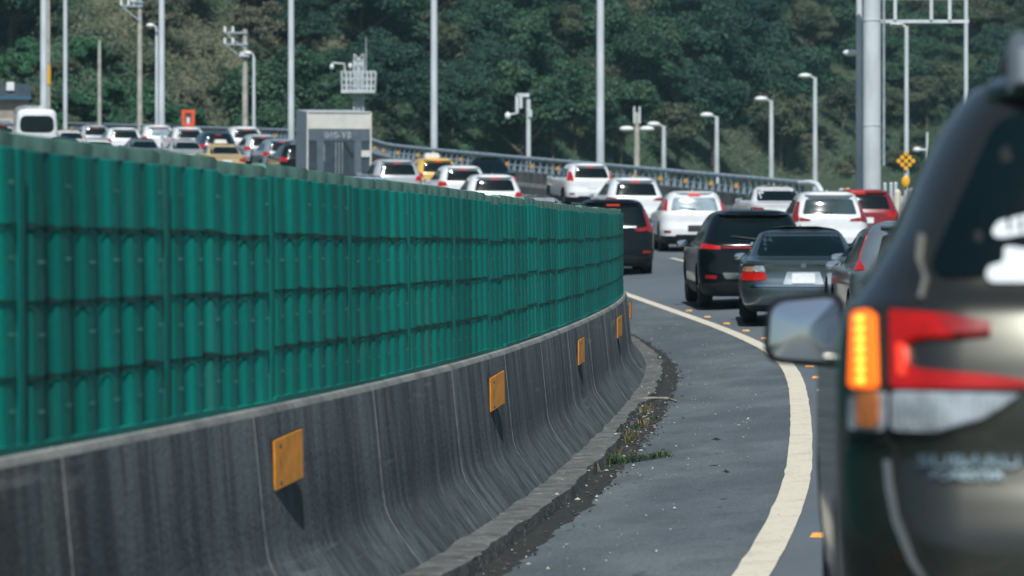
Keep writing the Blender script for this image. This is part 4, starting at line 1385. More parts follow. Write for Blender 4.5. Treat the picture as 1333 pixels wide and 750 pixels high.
# ------------------------------------------------------------------ far parapet with guardrail
par = empty('bridge_parapet', road(115, 13.3), 0, 'long concrete parapet topped by a pale steel guardrail curving behind the cars', 'guardrail')
M_PARC = layered('parapet_concrete', (0.16, 0.165, 0.16), [((0.06, 0.065, 0.065), 3, (1, 1, .25), .4, .62, .8), ((0.26, 0.26, 0.24), 7, (1, 1, .2), .55, .75, .5)], rough=.9, bump=.2, bscale=20)
def roff(Y):
    return 13.3 + 1.9 * sstep(165, 178, Y)
s_a, s_b = s_of_Y(117.5), s_of_Y(250)
seg = 3.0
pseg = MB()
pseg.add([(0, .22, 0), (0, .22, .30), (0, .12, .45), (0, .12, .86), (0, -.14, .86), (0, -.14, 0), (2.985, .22, 0), (2.985, .22, .30), (2.985, .12, .45), (2.985, .12, .86), (2.985, -.14, .86), (2.985, -.14, 0)],
         [(0, 1, 7, 6), (1, 2, 8, 7), (2, 3, 9, 8), (3, 4, 10, 9), (4, 5, 11, 10), (0, 5, 4, 3, 2, 1), (6, 7, 8, 9, 10, 11)])
pseg_me = pseg.mesh('parapet_block', M_PARC)
pp = MB(); pp.box((0, 0, .25), (.07, .10, .52)); pp.add([(-.03, .05, .02), (.03, .05, .02), (.03, .16, .02), (-.03, .16, .02), (-.03, .05, .42), (.03, .05, .42)], [(0, 1, 5, 4), (2, 3, 4, 5), (0, 4, 3), (1, 2, 5), (0, 3, 2, 1)])
ppost_me = pp.mesh('rail_post', pm('rail_post_steel', (0.20, 0.26, 0.30), .55, var=.2, scale=5))
pr = MB(); pr.tube((0, 0, 0), (3.0, 0, 0), .075, n=10); prail_me = pr.mesh('top_rail', pm('rail_blue_grey', (0.25, 0.31, 0.36), .5, var=.2, scale=3), 40)
pr = MB(); pr.tube((0, 0, 0), (3.0, 0, 0), .04, n=8); prail2_me = pr.mesh('lower_rail', M_GALV, 40)
rr = MB(); rr.box((0, .0, 0), (.12, .05, .16)); rr.box((0, .03, -.02), (.05, .05, .16)); prefl_me = rr.mesh('rail_reflector', pm('rail_reflector_amber', (0.52, 0.25, 0.03), .5, var=.2, scale=9))
i = 0
s_ = s_a
while s_ < s_b:
    Y = Y_of_s(s_); Y2 = Y_of_s(s_ + seg)
    a, b_ = road(Y, roff(Y)), road(Y2, roff(Y2))
    dv = b_ - a
    ln = dv.length
    rz, pi_ = math.atan2(dv.y, dv.x), -math.atan2(dv.z, math.hypot(dv.x, dv.y))
    for nm_, me, dz in (('parapet_block', pseg_me, 0), ('top_rail', prail_me, 1.42), ('lower_rail', prail2_me, 1.10)):
        o = link(nm_, me); o.location = a + Vector((0, 0, dz - .01)) - par.location; o.rotation_euler = (0, pi_, rz); o.scale = (ln / 3.0, 1, 1); o.parent = par
    for kk in range(4):
        p = a + dv * (kk / 4 + .06)
        o = link('rail_post', ppost_me); o.location = p + Vector((0, 0, .85)) - par.location; o.rotation_euler = (0, 0, rz); o.parent = par
    if True:
        p = a + dv * .55 + Vector((dv.y, -dv.x, 0)).normalized() * -.14
        o = link('rail_reflector', prefl_me); o.location = p + Vector((0, 0, 1.12)) - par.location; o.rotation_euler = (0, 0, heading(Y) * .3); o.parent = par
    s_ += seg
    i += 1
# curled end of the rail
a = road(117.5, 13.3)
mb = MB(); mb.path([a + Vector((-.1, .3, 1.41)), a + Vector((.15, -.5, 1.41)), a + Vector((.32, -1.0, 1.34)), a + Vector((.42, -1.25, 1.15)), a + Vector((.47, -1.35, .85)), a + Vector((.48, -1.36, .2))], .085, 10)
o = mb.build('rail_end', M_WPOLE, smooth=50); o.location = -par.location; o.parent = par
# second short rail end with a yellow reflector
p = at(1096, 116)
e = empty('guardrail_end', p, R(-20), 'short curled pale guardrail end with a yellow reflector beside the gantry column', 'guardrail')
mb = MB(); mb.path([(.0, 0, 1.25), (.06, -.3, 1.22), (.2, -.6, 1.0), (.26, -.7, .7), (.27, -.72, .1)], .09, 10); mb.build('rail_tube', M_WPOLE, e, 50)
mb = MB(); mb.ball((.36, -.7, 1.12), (.17, .05, .2)); mb.tube((.36, -.7, 0), (.36, -.7, 1.0), .03, n=8); mb.build('yellow_reflector', M_YEL, e, 50)
# pale low barrier towards the exit
e = empty('exit_barrier', at(1150, 118), R(-8), 'low pale concrete barrier running right from the gantry column', 'barrier')
for kk in range(5):
    mb = MB(); mb.prism([(0, 0), (1.96, 0), (1.96, 1.0 - .04 * kk), (0, 1.05 - .04 * kk)], 0, .35)
    o = mb.build('barrier_block', pm('pale_concrete', (0.45, 0.45, 0.43), .85, var=.2, scale=3), e); o.location = (kk * 2.0 - .3, 0, .02)
for kk, (px, dd) in enumerate(((1152, 117), (1160, 117.5), (1166, 118))):
    o = empty('steel_stake', at(px, dd - 1.2), 0, ['thin pale steel stake nearest the gantry column', 'middle thin pale steel stake on the low barrier', 'rightmost thin pale steel stake on the low barrier'][kk], 'post')
    mb = MB(); mb.tube((0, 0, 0), (0, 0, 1.45), .05, n=8); mb.tube((0, 0, 1.45), (0, 0, 1.5), .06, .03, n=8); mb.build('shaft', M_WPOLE, o, 40)
for kk, (px, dd) in enumerate(((1168, 104), (1188, 106))):
    o = empty('lane_delineator', at(px, dd), 0, ['left cream delineator post right of the dark red SUV', 'right cream delineator post by the near car\'s pillar'][kk], 'bollard')
    mb = MB(); mb.tube((0, 0, 0), (0, 0, .05), .16, .14, 14); mb.build('base', M_DARKST, o)
    mb = MB(); mb.tube((0, 0, .05), (0, 0, 1.45), .10, .095, 14); mb.ball((0, 0, 1.45), .095, 14, 6); mb.build('tube', pm('cream_plastic', (0.66, 0.62, 0.52), .5, var=.1, scale=6), o, 50)
# yellow marker sign
e = empty('marker_sign', at(1179, 113), 0, 'diamond-shaped sign of nine orange spots on a thin post', 'sign')
zc = zpx(210, 113) - e.location.z
mb = MB(); mb.tube((0, 0, 0), (0, 0, zc + .2), .04, n=10); mb.build('post', M_WPOLE, e, 40)
mb = MB(); mb.prism(rnd_poly([(0, -.30), (.30, 0), (0, .30), (-.30, 0)], .06), -.075, -.05); o = mb.build('sign_plate', M_DARKST, e); o.location = (0, 0, zc)
for ix in range(3):
    for iz in range(3):
        x, z = (ix - iz) * .105, (ix + iz - 2) * .105
        mb = MB(); mb.tube((x, -.076, z), (x, -.10, z), .07, .06, 12); o2 = mb.build('orange_spot', M_YEL, o, 40)
mb = MB(); mb.ball((0, -.06, zpx(237, 113) - e.location.z), (.13, .06, .19), 12, 8); mb.build('lower_reflector', M_YEL, e, 50)

# gantry column and bracket
e = empty('gantry', at(1135, 117), 0, 'massive pale steel gantry column with a sign bracket reaching right', 'gantry')
mb = MB(); mb.tube((0, 0, 0), (0, 0, 12), .275, .265, 28)
mb.build('column', M_WPOLE, e, 40)
mb = MB(); mb.tube((0, 0, 0), (0, 0, .12), .5, n=20)
for kk in range(8):
    a = kk * math.pi / 4
    mb.tube((.42 * math.cos(a), .42 * math.sin(a), .12), (.42 * math.cos(a), .42 * math.sin(a), .22), .035, n=6)
mb.build('base_flange', M_GALVD, e)
mb = MB()
for z in (3.2, 6.4, 9.6):
    mb.tube((0, 0, z), (0, 0, z + .05), .285, n=28)
mb.build('weld_ring', M_WPOLE, e, 40)
zb = zpx(28, 117) - e.location.z
mb = MB(); mb.box((1.6, 0, zb), (2.7, .09, .10)); mb.build('lower_beam', M_WPOLE, e)
mb = MB(); mb.box((1.6, 0, zb + .72), (2.7, .09, .10)); mb.build('upper_beam', M_WPOLE, e)
for px in (1165, 1212, 1236):
    x = (px - 1135) * 117 / F
    mb = MB(); mb.box((x, -.06, zb + .36), (.10, .05, .64)); mb.build('bracket_strut', M_WPOLE, e)
mb = MB(); mb.tube((.36, -.05, 2), (.36, -.05, 11), .04, n=8); mb.build('conduit', M_GALV, e, 40)

# ------------------------------------------------------------------ poles and lamps
def tpole(px, d, top, r0, r1, mat, name, label, cat='pole', py_base=None, group=None):
    p = at(px, d)
    p.z = terrain(p.x, d) - .2
    if group is None:
        e = empty(name, p, 0, label, cat)
    else:
        e = empty(name, p, 0, label, cat, group)
    mb = MB()
    n = 8
    pts = [(0, 0, top * t) for t in np.linspace(0, 1, n)]
    mb.path(pts, [lerp(r0, r1, t) for t in np.linspace(0, 1, n)], 12)
    mb.build('shaft', mat, e, 50)
    mb = MB(); mb.tube((0, 0, .1), (0, 0, .3), r0 * 1.8, n=12); mb.build('base_plate', M_GALVD, e, 40)
    return e
def lamp_head(e, z, arm, L=.75, side=-1, r=.03, drop=.0):
    mb = MB(); mb.path([(0, 0, z - .15), (side * .05, 0, z), (side * arm, 0, z + .06)], [r, r, r * .9], 8); mb.build('arm', M_WPOLE, e, 50)
    mb = MB(); mb.ball((side * (arm + L * .45), 0, z + .07 - drop), (L * .55, .16, .12), 14, 8); mb.build('lamp_head', M_WHITEP, e, 50)
GT = 'tall pale masts along the road'
for (px, d, r, lab) in ((57, 203, .20, 'tall pale mast behind the minibus at the left'), (210.5, 199, .17, 'tall pale mast standing beside a lower lamp post'),
                        (379, 190, .165, 'tall pale mast just left of the box truck'), (565, 171, .165, 'tall pale mast above the yellow taxi'), (781.5, 147, .16, 'tall pale mast above the white crossover')):
    e = tpole(px, d, 15.5, r, r * .8, M_WPOLE, 'lighting_mast', lab, 'mast', group=GT)
    lamp_head(e, 15.4, 1.6, 1.0, -1, .06)
e = tpole(85, 222, 15, .13, .11, M_WPOLE, 'lighting_mast', 'thinner pale mast right of the minibus', 'mast', group=GT); lamp_head(e, 14.9, 1.5, .9, -1, .05)
e = tpole(1118.5, 121, 12, .11, .09, M_WPOLE, 'street_lamp', 'tall thin lamp post hugging the gantry column on its left', 'street lamp', group='street lamps')
zl = zpx(69, 121) - e.location.z
mb = MB(); mb.ball((-.27, -.05, zl), (.26, .13, .11), 14, 8); mb.tube((0, 0, zl), (-.15, -.03, zl), .035, n=8); mb.build('lamp_head', M_WHITEP, e, 50)
e = tpole(1257.5, 134, 12, .085, .07, M_WPOLE, 'steel_pole', 'thin pale pole at the right end of the gantry bracket', 'pole')
lab_l = ['street lamp standing nearest the two-armed post, leftmost of the row', 'second lamp from the left in the receding row', 'third lamp from the left in the receding row, over the white sedan',
         'fourth and tallest lamp of the row left of the gantry column', 'street lamp right of the gantry column behind the orange-spot sign']
for k, (px, py, d) in enumerate(((864, 164, 330), (933, 152, 345), (1004, 131, 300), (1061, 101, 225), (1180, 34, 160))):
    p = at(px, d)
    zt = zpx(py, d)
    top = zt - terrain(p.x, d) + .2
    e = tpole(px, d, top, 3.4 * d / F, 2.6 * d / F, M_WPOLE, 'street_lamp', lab_l[k], 'street lamp', group='street lamps')
    s_ = F / d
    mb = MB(); mb.path([(0, 0, top - .1), (-.1, 0, top), (-11 / s_, 0, top + 1 / s_)], .06, 8); mb.build('arm', M_WPOLE, e, 50)
    mb = MB(); mb.ball((-13 / s_, 0, top + 2 / s_), (9 / s_, .3, 3.6 / s_), 14, 8); mb.build('lamp_head', M_WHITEP, e, 50)
# post with double heads (px 828)
d = 300.0
e = tpole(829, d, zpx(143, d) - terrain(at(829, d).x, d), .26, .2, M_CPOLE, 'utility_pole', 'thick pale post with a lamp head either side, behind the white SUV', 'pole')
s_ = F / d; zz = zpx(168, d) - e.location.z
for sg in (-1, 1):
    mb = MB(); mb.ball((sg * 13 / s_, 0, zz), (10 / s_, .3, 3.8 / s_), 14, 8); mb.tube((0, 0, zz), (sg * 8 / s_, 0, zz), .06, n=8); mb.build('lamp_head', M_WHITEP, e, 50)
mb = MB(); mb.box((-3.5 / s_, -.3, zpx(150, d) - e.location.z), (2.4 / s_, .15, 22 / s_)); mb.box((3.5 / s_, -.3, zpx(150, d) - e.location.z), (2.4 / s_, .15, 22 / s_)); mb.build('top_fork', M_WPOLE, e)
# camera post (px 688)
d = 190.0
e = tpole(688, d, zpx(124, d) - terrain(at(688, d).x, d), .13, .11, M_WPOLE, 'camera_post', 'pale post with a drooping bracket and small camera before the hill', 'pole')
s_ = F / d; top = zpx(124, d) - e.location.z
mb = MB(); mb.box((-7 / s_, 0, top), (16 / s_, .12, 5 / s_)); mb.box((-15 / s_, 0, top - 12 / s_), (4 / s_, .12, 24 / s_)); mb.box((-10 / s_, 0, top - 9 / s_), (4 / s_, .1, 16 / s_)); mb.build('bracket', M_WPOLE, e)
mb = MB(); mb.ball((-27 / s_, 0, top - 27 / s_), (4 / s_, .12, 5 / s_), 12, 8); mb.tube((-26 / s_, 0, top - 25 / s_), (-15 / s_, 0, top - 24 / s_), .04, n=8); mb.build('camera_head', M_WHITEP, e, 50)
mb = MB(); mb.box((2 / s_, -.1, top - 24 / s_), (5 / s_, .15, 9 / s_)); mb.build('control_box', M_WPOLE, e)
# small lamp at the near car's pillar
d = 250.0
e = tpole(1207, d, zpx(168, d) - terrain(at(1207, d).x, d), .10, .08, M_WPOLE, 'street_lamp', 'small distant lamp just left of the near car\'s pillar', 'street lamp', group='street lamps')
s_ = F / d
mb = MB(); mb.ball((-13 / s_, 0, zpx(195, d) - e.location.z), (5.5 / s_, .15, 3.5 / s_), 12, 8); mb.tube((0, 0, zpx(195, d) - e.location.z), (-8 / s_, 0, zpx(195, d) - e.location.z), .06, n=8); mb.build('lamp_head', M_WHITEP, e, 50)
# left lamps and utility poles
d = 205.0
e = tpole(204, d, zpx(34, d) - terrain(at(204, d).x, d), .10, .08, M_WPOLE, 'street_lamp', 'lamp post directly left of the tall mast at the left', 'street lamp', group='street lamps')
lamp_head(e, zpx(35, d) - e.location.z, .15, .42, -1, .05)
d = 205.0
e = tpole(330.5, d, zpx(70, d) - terrain(at(330.5, d).x, d), .10, .08, M_WPOLE, 'street_lamp', 'lamp post right beside the utility pole with crossarms', 'street lamp', group='street lamps')
lamp_head(e, zpx(71, d) - e.location.z, .12, .40, -1, .05)
def upole(px, d, ytop, ybase_py, lab, arms, r=.16, fork=True):
    p = at(px, d); p.z = terrain(p.x, d) - .3
    e = empty('utility_pole', p, 0, lab, 'utility pole', 'utility poles on the left slope')
    top = zpx(ytop, d) - p.z
    mb = MB(); mb.path([(0, 0, top * t) for t in (0, .3, .6, .8, 1)], [r * 1.1, r * 1.05, r, r * .9, r * .8], 12); mb.build('shaft', M_CPOLE, e, 50)
    s_ = F / d
    for (py, x0, x1) in arms:
        z = zpx(py, d) - p.z
        mb = MB(); mb.box(((x0 + x1) / 2 / s_, -.15, z), ((x1 - x0) / s_, .1, .10)); o = mb.build('crossarm', M_GALV, e)
        mb = MB(); mb.tube((x0 / s_ * .9, -.15, z - .1), (0, -.15, z - abs(x0) / s_ * .8), .035, n=6); mb.build('brace', M_GALV, e)
        for x in (x0 / s_, x0 / s_ * .6):
            mb = MB(); mb.tube((x, -.15, z + .05), (x, -.15, z + .30), .09, .07, 10); mb.ball((x, -.15, z + .30), .08, 10, 6); mb.build('insulator', M_WHITEP, o, 50)
    return e
upole(182, 224, -6, 130, 'utility pole with crossarms left of the tall mast', [(8, -24, 4), (3, -10, 5)], .15)
e = upole(319, 226, 38, 165, 'utility pole with two crossarms above the white cars', [(43, -26, 4), (58, -26, 4)], .17)
s_ = F / 226.0
mb = MB(); mb.box((0, -.2, zpx(71, 226) - e.location.z), (13 / s_, .3, 6 / s_)); mb.build('transformer', M_WPOLE, e)
upole(129.5, 232, 53, 118, 'short bare utility pole on the scrub slope', [], .12)
e = upole(62.5, 214, -20, 110, 'utility pole with a yellow and black band behind the tall left mast', [], .14)
mb = MB(); mb.tube((0, 0, zpx(110, 214) - e.location.z), (0, 0, zpx(86, 214) - e.location.z), .17, n=12); mb.build('warning_band', M_YEL, e, 40)
# wires between the utility poles
for kk, (a, b_) in enumerate((((160, 5, 224), (295, 42, 226)), ((160, 8, 224), (296, 56, 226)))):
    P0, P1 = at(a[0], a[2], zpx(a[1], a[2])), at(b_[0], b_[2], zpx(b_[1], b_[2]))
    mb = MB(); mb.path([P0.lerp(P1, t) - Vector((0, 0, .5 * 4 * t * (1 - t))) for t in np.linspace(0, 1, 14)], .012, 5)
    tag(mb.build('overhead_wire', M_DARKST), ['upper', 'lower'][kk] + ' overhead wire sagging between the two armed utility poles', 'wire')

# monitoring tower behind the truck
d = 205.0
p = at(467, d); p.z = terrain(p.x, d) - .2
e = empty('equipment_tower', p, 0, 'white lattice equipment tower with a caged platform rising behind the box truck', 'tower')
s_ = F / d
Z = lambda py: zpx(py, d) - p.z
for sx in (-1, 1):
    for sy in (-1, 1):
        mb = MB(); mb.tube((sx * 6 / s_, sy * 6 / s_, 0), (sx * 6 / s_, sy * 6 / s_, Z(78)), .045, n=6); mb.build('leg', M_WPOLE, e, 40)
mb = MB()
zz = 0
while zz < Z(80):
    q = .0
    for sx in (-1, 1):
        mb.tube((sx * 6 / s_, -6 / s_, zz), (-sx * 6 / s_, -6 / s_, zz + .55), .025, n=5)
        mb.tube((sx * 6 / s_, -6 / s_, zz), (sx * 6 / s_, 6 / s_, zz + .55), .025, n=5)
    mb.box((0, -6 / s_, zz), (12 / s_, .05, .05))
    zz += .55
mb.build('lattice', M_WPOLE, e)
mb = MB(); mb.tube((0, 0, 0), (0, 0, Z(76)), 4 / s_, n=10); mb.build('mast', M_WPOLE, e, 40)
mb = MB(); mb.box((0, 0, Z(120)), (44 / s_, 1.6, .16)); mb.build('platform', M_WPOLE, e)
mb = MB()
for kk in range(9):
    x = (-21 + 42 * kk / 8) / s_
    for y in (-.75, .75):
        mb.tube((x, y, Z(120)), (x * 1.05, y, Z(93)), .035, n=5)
for py in (94, 103, 112):
    for y in (-.75, .75):
        mb.tube((-22 / s_, y, Z(py)), (22 / s_, y, Z(py)), .03, n=5)
    for x in (-21, 21):
        mb.tube((x / s_, -.75, Z(py)), (x / s_, .75, Z(py)), .03, n=5)
mb.build('guard_cage', M_WPOLE, e)
mb = MB(); mb.path([(-18 / s_, 0, Z(92)), (-19 / s_, 0, Z(83)), (-34 / s_, 0, Z(82))], .05, 6); mb.build('camera_arm', M_WPOLE, e)
for x, py in ((-35, 87), (-11, 86)):
    mb = MB(); mb.ball((x / s_, 0, Z(py)), (2.6 / s_, .1, 4 / s_), 10, 8); mb.build('dome_camera', M_WHITEP, e, 50)
mb = MB(); mb.tube((9.5 / s_, 0, Z(95)), (9.5 / s_, 0, Z(48)), .03, .015, 6); mb.build('whip_antenna', M_WPOLE, e)
# orange-red framed sign
d = 204.0
p = at(245, d); p.z = terrain(p.x, d) - .1
e = empty('framed_sign', p, 0, 'small upright sign with a thick orange-red frame and white centre behind the white cars', 'sign')
s_ = F / d
mb = MB()
for x in (-6.3, 6.3):
    mb.box((x / s_, 0, Z(154)), (4.6 / s_, .12, 22 / s_))
for py in (145.3, 163):
    mb.box((0, .003, Z(py)), (16 / s_, .11, 4.4 / s_))
mb.build('frame', M_REDP, e)
mb = MB(); mb.box((0, .03, Z(154)), (9 / s_, .05, 15 / s_)); mb.build('board', pm('sign_dark', (0.09, 0.07, 0.09), .6, var=.3, scale=6), e)
mb = MB(); mb.box((0, -.01, Z(157)), (4 / s_, .03, 8 / s_)); mb.build('white_symbol', M_WHITEP, e)
mb = MB(); mb.tube((0, .12, 0), (0, .12, Z(150)), .06, n=8); mb.build('post', M_GALVD, e)

# low building at the left edge
d = 228.0
p = at(-12, d); p.z = terrain(p.x, d) - .4
e = empty('shed', p, R(6), 'low tan shed with a dark blue roof at the left picture edge', 'building')
s_ = F / d
zr0, zr1, zw = zpx(126, d) - p.z, zpx(106, d) - p.z, zpx(128, d) - p.z
mb = MB(); mb.box((0, 2.5, zw / 2), (96 / s_, 5, zw)); mb.build('wall', layered('shed_render', (0.36, 0.31, 0.27), [((0.25, 0.21, 0.18), 1.1, (1, 1, .6), .42, .62, .7)], rough=.9, bump=.1, bscale=10), e)
mb = MB()
hw = 52 / s_
mb.add([(-hw, -.4, zr0), (hw, -.4, zr0), (hw * .94, 2.5, zr1), (-hw * .94, 2.5, zr1), (hw, 5.4, zr0), (-hw, 5.4, zr0), (-hw, -.4, zr0 - .12), (hw, -.4, zr0 - .12), (hw, 5.4, zr0 - .12), (-hw, 5.4, zr0 - .12)],
       [(0, 1, 2, 3), (3, 2, 4, 5), (0, 6, 7, 1), (1, 7, 8, 4, 2), (0, 3, 5, 9, 6), (5, 4, 8, 9), (6, 9, 8, 7)])
mb.build('roof', pm('dark_blue_roof', (0.035, 0.050, 0.062), .6, var=.25, scale=3), e)
mb = MB(); mb.box((0, -.42, zr0 - .08), (hw * 2, .06, .2)); mb.build('eave_board', pm('blue_eave', (0.04, 0.11, 0.17), .5, var=.1), e)
mb = MB(); mb.box((25 / s_, .6, zr0 + .65), (.45, .45, .5)); mb.build('roof_vent', M_WHITEP, e)
mb = MB(); mb.box((18 / s_, -.02, zw * .55), (.9, .06, 1.0)); o = mb.build('window', pm('shed_window_frame', (0.55, 0.5, 0.4), .6, var=.1), e)
mb = MB(); mb.box((18 / s_, -.04, zw * .55), (.74, .05, .84)); mb.build('pane', M_GLASSL, o)

# ------------------------------------------------------------------ hillside vegetation
def leafmat(name, dark, mid, light, dry=None):
    m = bpy.data.materials.new(name); m.use_nodes = True
    t = m.node_tree; b = t.nodes['Principled BSDF']
    b.inputs['Roughness'].default_value = .6
    b.inputs['Specular IOR Level'].default_value = .25
    geo = t.nodes.new('ShaderNodeNewGeometry'); oi = t.nodes.new('ShaderNodeObjectInfo')
    n = t.nodes.new('ShaderNodeTexNoise'); n.inputs['Scale'].default_value = .55; n.inputs['Detail'].default_value = 3
    t.links.new(geo.outputs['Position'], n.inputs['Vector'])
    mr = t.nodes.new('ShaderNodeMapRange'); mr.inputs['From Min'].default_value = .35; mr.inputs['From Max'].default_value = .65
    t.links.new(n.outputs['Fac'], mr.inputs['Value'])
    add = t.nodes.new('ShaderNodeMath'); add.operation = 'MULTIPLY_ADD'
    t.links.new(geo.outputs['Random Per Island'], add.inputs[0]); add.inputs[1].default_value = .35
    t.links.new(mr.outputs[0], add.inputs[2])
    add2 = t.nodes.new('ShaderNodeMath'); add2.operation = 'MULTIPLY_ADD'
    t.links.new(oi.outputs['Random'], add2.inputs[0]); add2.inputs[1].default_value = .5
    t.links.new(add.outputs[0], add2.inputs[2])
    mul = t.nodes.new('ShaderNodeMath'); mul.operation = 'MULTIPLY'; mul.inputs[1].default_value = .54
    t.links.new(add2.outputs[0], mul.inputs[0])
    cr = t.nodes.new('ShaderNodeValToRGB')
    el = cr.color_ramp.elements
    el[0].position = .1; el[0].color = (*dark, 1); el[1].position = .9; el[1].color = (*light, 1)
    q = el.new(.5); q.color = (*mid, 1)
    t.links.new(mul.outputs[0], cr.inputs[0])
    t.links.new(cr.outputs[0], b.inputs['Base Color'])
    tr_ = b.inputs.get('Transmission Weight')
    return m
M_LDARK = leafmat('leaf_dark', (0.010, 0.036, 0.027), (0.020, 0.060, 0.041), (0.042, 0.092, 0.055))
M_LMID = leafmat('leaf_mid', (0.018, 0.055, 0.034), (0.034, 0.085, 0.048), (0.066, 0.118, 0.060))
M_LOLIVE = leafmat('leaf_olive', (0.038, 0.060, 0.036), (0.064, 0.086, 0.050), (0.115, 0.125, 0.074))
M_LDRY = leafmat('leaf_dry', (0.068, 0.078, 0.050), (0.108, 0.115, 0.076), (0.19, 0.185, 0.12))
M_LSTRAW = leafmat('leaf_straw', (0.10, 0.11, 0.065), (0.16, 0.165, 0.10), (0.27, 0.25, 0.16))
M_LVINE = leafmat('leaf_vine', (0.016, 0.066, 0.036), (0.028, 0.105, 0.052), (0.06, 0.145, 0.065))
M_BARK = pm('bark', (0.13, 0.105, 0.08), .9, var=.35, scale=6, bump=.4)

def leaves(P, N, size, asp=.55, jitter=.48):
    """quads: P centres (n,3), N outward normals (n,3)"""
    n = len(P)
    nn = N + rng.normal(0, jitter, (n, 3))
    nn /= np.linalg.norm(nn, axis=1)[:, None] + 1e-9
    t = rng.normal(0, 1, (n, 3)); t -= (t * nn).sum(1)[:, None] * nn
    t /= np.linalg.norm(t, axis=1)[:, None] + 1e-9
    b = np.cross(nn, t)
    sz = size * rng.uniform(.6, 1.35, n)[:, None]
    a = P - t * sz; c = P + t * sz
    l = P - b * sz * asp + nn * sz * .12; r_ = P + b * sz * asp + nn * sz * .12
    V = np.stack([a, l, c, r_], 1).reshape(-1, 3)
    return V
def quads_mesh(name, V, mat):
    n = len(V) // 4
    me = bpy.data.meshes.new(name)
    me.vertices.add(len(V)); me.vertices.foreach_set('co', V.astype(np.float32).ravel())
    me.loops.add(n * 4); me.loops.foreach_set('vertex_index', np.arange(n * 4, dtype=np.int32))
    me.polygons.add(n); me.polygons.foreach_set('loop_start', np.arange(0, n * 4, 4, dtype=np.int32))
    me.polygons.foreach_set('loop_total', np.full(n, 4, np.int32))
    me.update(calc_edges=True)
    me.materials.append(mat)
    return me
def crown_pts(n, blobs, rx, rz, zc, lo=-.55):
    P, N = [], []
    k = max(1, n // blobs)
    for _ in range(blobs):
        while True:
            c = rng.uniform(-1, 1, 3)
            if np.linalg.norm(c) < 1 and c[2] > lo:
                break
        c = c * np.array([rx, rx, rz]) * .78
        r_ = rng.uniform(.17, .40) * (rx + rz) / 2
        v = rng.normal(0, 1, (k, 3)); v /= np.linalg.norm(v, axis=1)[:, None]
        v[:, 2] = np.where(v[:, 2] < -.35, -v[:, 2], v[:, 2])
        rad = r_ * rng.uniform(.72, 1.08, k)[:, None]
        P.append(c + v * rad * np.array([1.1, 1.1, .85]) + np.array([0, 0, zc])); N.append(v * .7 + np.array([0, 0, .35]))
    return np.concatenate(P), np.concatenate(N)
def trunk_mesh(h, r, spread):
    mb = MB()
    mb.path([(0, 0, -.6), (.05, .02, h * .35), (-.04, .05, h * .7), (.02, 0, h)], [r * 1.2, r, r * .7, r * .35], 8)
    for k in range(4):
        a = k * 1.6 + random.random()
        z0 = h * random.uniform(.4, .65)
        mb.path([(0, 0, z0), (math.cos(a) * spread * .4, math.sin(a) * spread * .4, z0 + h * .2), (math.cos(a) * spread * .8, math.sin(a) * spread * .8, z0 + h * .38)], [r * .55, r * .4, r * .18], 6)
    return mb.mesh('trunk', M_BARK, 50)
VAR = {}
def variants(key, n, count, blobs, rx, rz, zc, size, mat, th, tr, lo=-.55):
    VAR[key] = []
    for _ in range(n):
        P, N = crown_pts(count, blobs, rx * rng.uniform(.9, 1.12), rz * rng.uniform(.9, 1.15), zc, lo)
        VAR[key].append((quads_mesh('crown', leaves(P, N, size), mat), trunk_mesh(th, tr, rx)))
variants('dark', 3, 20000, 40, 3.1, 2.9, 4.3, .115, M_LDARK, 4.4, .2)
variants('mid', 3, 18000, 36, 2.7, 2.5, 3.7, .11, M_LMID, 3.8, .17)
variants('olive', 2, 11000, 30, 2.3, 2.2, 3.0, .10, M_LOLIVE, 3.2, .13)
variants('dry', 2, 6500, 26, 1.9, 1.9, 2.3, .09, M_LDRY, 2.8, .1)
variants('bush', 2, 8000, 18, 1.7, 1.0, 1.0, .10, M_LVINE, 1.1, .08, -.2)
variants('obush', 2, 7000, 18, 1.6, 1.05, 1.0, .09, M_LOLIVE, 1.1, .08, -.2)
variants('dbush', 2, 5500, 18, 1.5, 1.0, .95, .09, M_LDRY, 1.1, .07, -.2)
LAB = {'dark': ('tree', 'dark evergreen tree with a dense rounded crown on the hillside', 'tree', 'dark evergreen trees on the hillside'),
       'mid': ('tree', 'mid green leafy tree on the hillside', 'tree', 'mid green trees on the hillside'),
       'olive': ('tree', 'dull olive tree with a thin crown on the hillside', 'tree', 'olive trees on the hillside'),
       'dry': ('tree', 'sparse brown half-bare tree on the hillside', 'tree', 'brown half-bare trees on the hillside'),
       'bush': ('bush', 'low green bush on the slope behind the cars', 'bush', 'green bushes at the slope foot'),
       'obush': ('bush', 'low olive bush on the slope behind the cars', 'bush', 'olive bushes at the slope foot'),
       'dbush': ('bush', 'low dry brown bush on the slope behind the cars', 'bush', 'dry bushes at the slope foot')}
def px_of(p):
    return 666.5 + p.x * F / p.y, 375 - (p.z - CZ) * F / p.y
def plant(key, X, Y, sc):
    cm_, tm = VAR[key][random.randrange(len(VAR[key]))]
    nm_, lab, cat, grp = LAB[key]
    e = empty(nm_, (X, Y, terrain(X, Y) - .15), random.random() * 6.28, lab, cat, grp)
    e.scale = (sc * random.uniform(.9, 1.1), sc * random.uniform(.9, 1.1), sc * random.uniform(.85, 1.15))
    link('crown', cm_, e); link('trunk', tm, e)
    hgt = {'dark': 4.3, 'mid': 3.7, 'olive': 3.0, 'dry': 2.3}.get(key, 1.0) * sc
    PLANTS.append((key, e, *px_of(e.location + Vector((0, 0, hgt)))))
PLANTS = []
cells = []
cnt = {}
